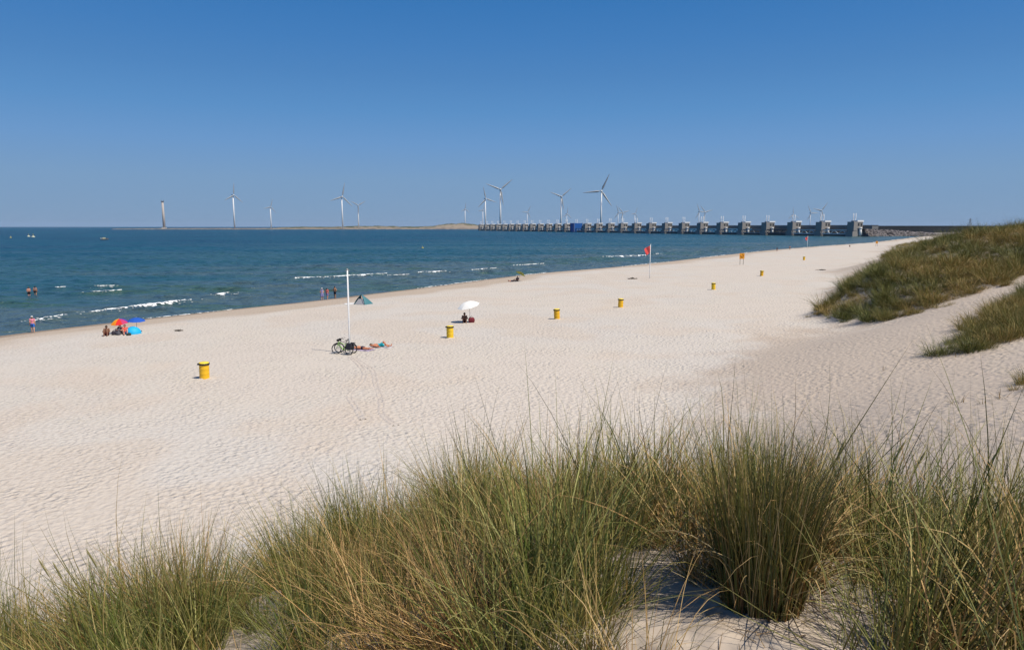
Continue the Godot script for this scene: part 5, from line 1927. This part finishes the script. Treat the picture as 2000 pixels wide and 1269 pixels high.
		if w[0] in ["sun_hat", "cap"]:
			var st := start(true)
			var brim := 0.19 if w[0] == "sun_hat" else 0.115
			lathe(st, [Vector2(brim * s, 0.0), Vector2(0.108 * s, 0.015 * s), Vector2(0.106 * s, 0.06 * s), Vector2(0.085 * s, 0.10 * s), Vector2(0.0, 0.115 * s)], 16)
			if w[0] == "cap":
				box(st, Vector3(0, 0.01 * s, -0.14 * s), Vector3(0.13, 0.012, 0.12) * s)
			var h := piece(w[0], st, m, o)
			h.position = head + up * 0.045 * s
			h.basis = Basis(right, up, -fwd).orthonormalized()

func make_people() -> void:
	var tan := Vector3(0.38, 0.19, 0.115)
	var brown := Vector3(0.20, 0.095, 0.055)
	var fair := Vector3(0.52, 0.30, 0.21)
	var rosy := Vector3(0.52, 0.25, 0.18)
	var dark := Vector3(0.02, 0.014, 0.01)
	var mid := Vector3(0.09, 0.05, 0.025)
	# wader at the left and the two bathers farther out
	person(on_ground(-48.25, -67.9), 0.5, "stride", 0.95, fair, mid, [["shirt", Vector3(0.62, 0.22, 0.30)], ["shorts", Vector3(0.04, 0.16, 0.55)], ["cap", Vector3(0.75, 0.75, 0.74)]], "wader in a white cap, pink top and blue shorts at the left waterline", "people at the water")
	person(on_ground(-75.1, -105.6), 0.9, "folded", 1.0, rosy, mid, [["shorts", Vector3(0.015, 0.015, 0.02)]], "bare-chested bather in black shorts standing in the waves", "people at the water")
	person(on_ground(-75.2, -107.2), 0.5, "stride", 1.02, tan, dark, [["swimwear", Vector3(0.02, 0.02, 0.03)], ["bikini_top", Vector3(0.30, 0.20, 0.24)], "long_hair"], "dark-haired bather standing just behind the one in black shorts", "people at the water")
	# three by the waterline
	person(on_ground(-27.75, -99.2), 0.35, "folded", 1.0, fair, mid, [["dress", Vector3(0.24, 0.23, 0.46)], ["sun_hat", Vector3(0.72, 0.72, 0.74)]], "person in a pale hat and lilac-blue dress, left of the three", "three people by the waterline")
	person(on_ground(-27.15, -99.8), -0.3, "stride", 0.98, rosy, dark, [["shirt", Vector3(0.50, 0.13, 0.14)], ["shorts", Vector3(0.25, 0.20, 0.42)]], "person in a red-pink top and lilac shorts, middle of the three", "three people by the waterline")
	person(on_ground(-26.6, -102.0), -0.5, "akimbo", 1.03, Vector3(0.45, 0.22, 0.12), dark, [["shorts", Vector3(0.012, 0.016, 0.03)]], "bare-chested person in dark shorts, right of the three", "three people by the waterline")
	# the group under the rainbow parasol
	person(on_ground(-35.75, -59.45), PI + 0.3, "sit", 1.0, brown, dark, [["shorts", Vector3(0.12, 0.03, 0.03)]], "tanned bare-chested person sitting at the left of the rainbow parasol", "group under the rainbow parasol")
	person(on_ground(-35.0, -60.25), PI - 0.2, "sit", 1.0, rosy, Vector3(0.25, 0.21, 0.17), [["shirt", Vector3(0.03, 0.025, 0.045)], ["trousers", Vector3(0.11, 0.11, 0.13)]], "person in dark clothes sitting under the rainbow parasol", "group under the rainbow parasol")
	person(on_ground(-34.5, -60.1), PI + 0.55, "sit_back", 1.0, rosy, Vector3(0.16, 0.03, 0.015), [["shirt", Vector3(0.62, 0.10, 0.07)], ["swimwear", Vector3(0.05, 0.02, 0.03)]], "person in a red top leaning back at the right of the rainbow parasol", "group under the rainbow parasol")
	# under the white parasol
	person(on_ground(-4.5, -64.0), PI + 0.1, "sit", 1.05, brown, dark, [["swimwear", Vector3(0.08, 0.02, 0.02)]], "tanned person sitting in the shade of the white parasol")
	# sunbathers by the bicycles
	person(on_ground(-11.05, -49.7, 0.03), -0.5, "prone", 0.98, Vector3(0.55, 0.22, 0.11), dark, [["swimwear", Vector3(0.03, 0.02, 0.04)], "long_hair"], "orange-tanned sunbather lying face down nearest the bicycles", "sunbathers by the bicycles")
	person(on_ground(-9.95, -50.65, 0.03), -0.15, "supine", 1.0, Vector3(0.50, 0.20, 0.11), mid, [["shorts", Vector3(0.02, 0.42, 0.50)]], "sunbather in turquoise shorts lying on the back, feet to the right", "sunbathers by the bicycles")
	# far along the water
	person(on_ground(0.1, -121.0), -0.1, "supine", 1.0, rosy, mid, [["swimwear", Vector3(0.4, 0.15, 0.12)]], "sunbather lying left of the olive parasol", "people at the olive parasol")
	person(on_ground(1.0, -121.4), PI - 0.4, "sit", 1.0, tan, dark, [["shirt", Vector3(0.03, 0.025, 0.12)]], "person in navy sitting beneath the olive parasol", "people at the olive parasol")
	person(on_ground(115.1, -284.1), 0.4, "stride", 1.0, tan, dark, [["shorts", Vector3(0.03, 0.03, 0.05)]], "tiny dark figure at the water's edge left of the distant red flag", "distant people by the water")
	person(on_ground(103.0, -266.4), -0.3, "stride", 0.9, tan, dark, [["shirt", Vector3(0.05, 0.05, 0.07)], ["shorts", Vector3(0.03, 0.03, 0.05)]], "tiny figure farther left along the distant water's edge", "distant people by the water")
	person(on_ground(156.5, -318.0), PI, "sit", 1.0, brown, dark, [["shirt", Vector3(0.04, 0.03, 0.04)]], "tiny seated figure on the sand left of the farthest orange board", "distant people by the water")
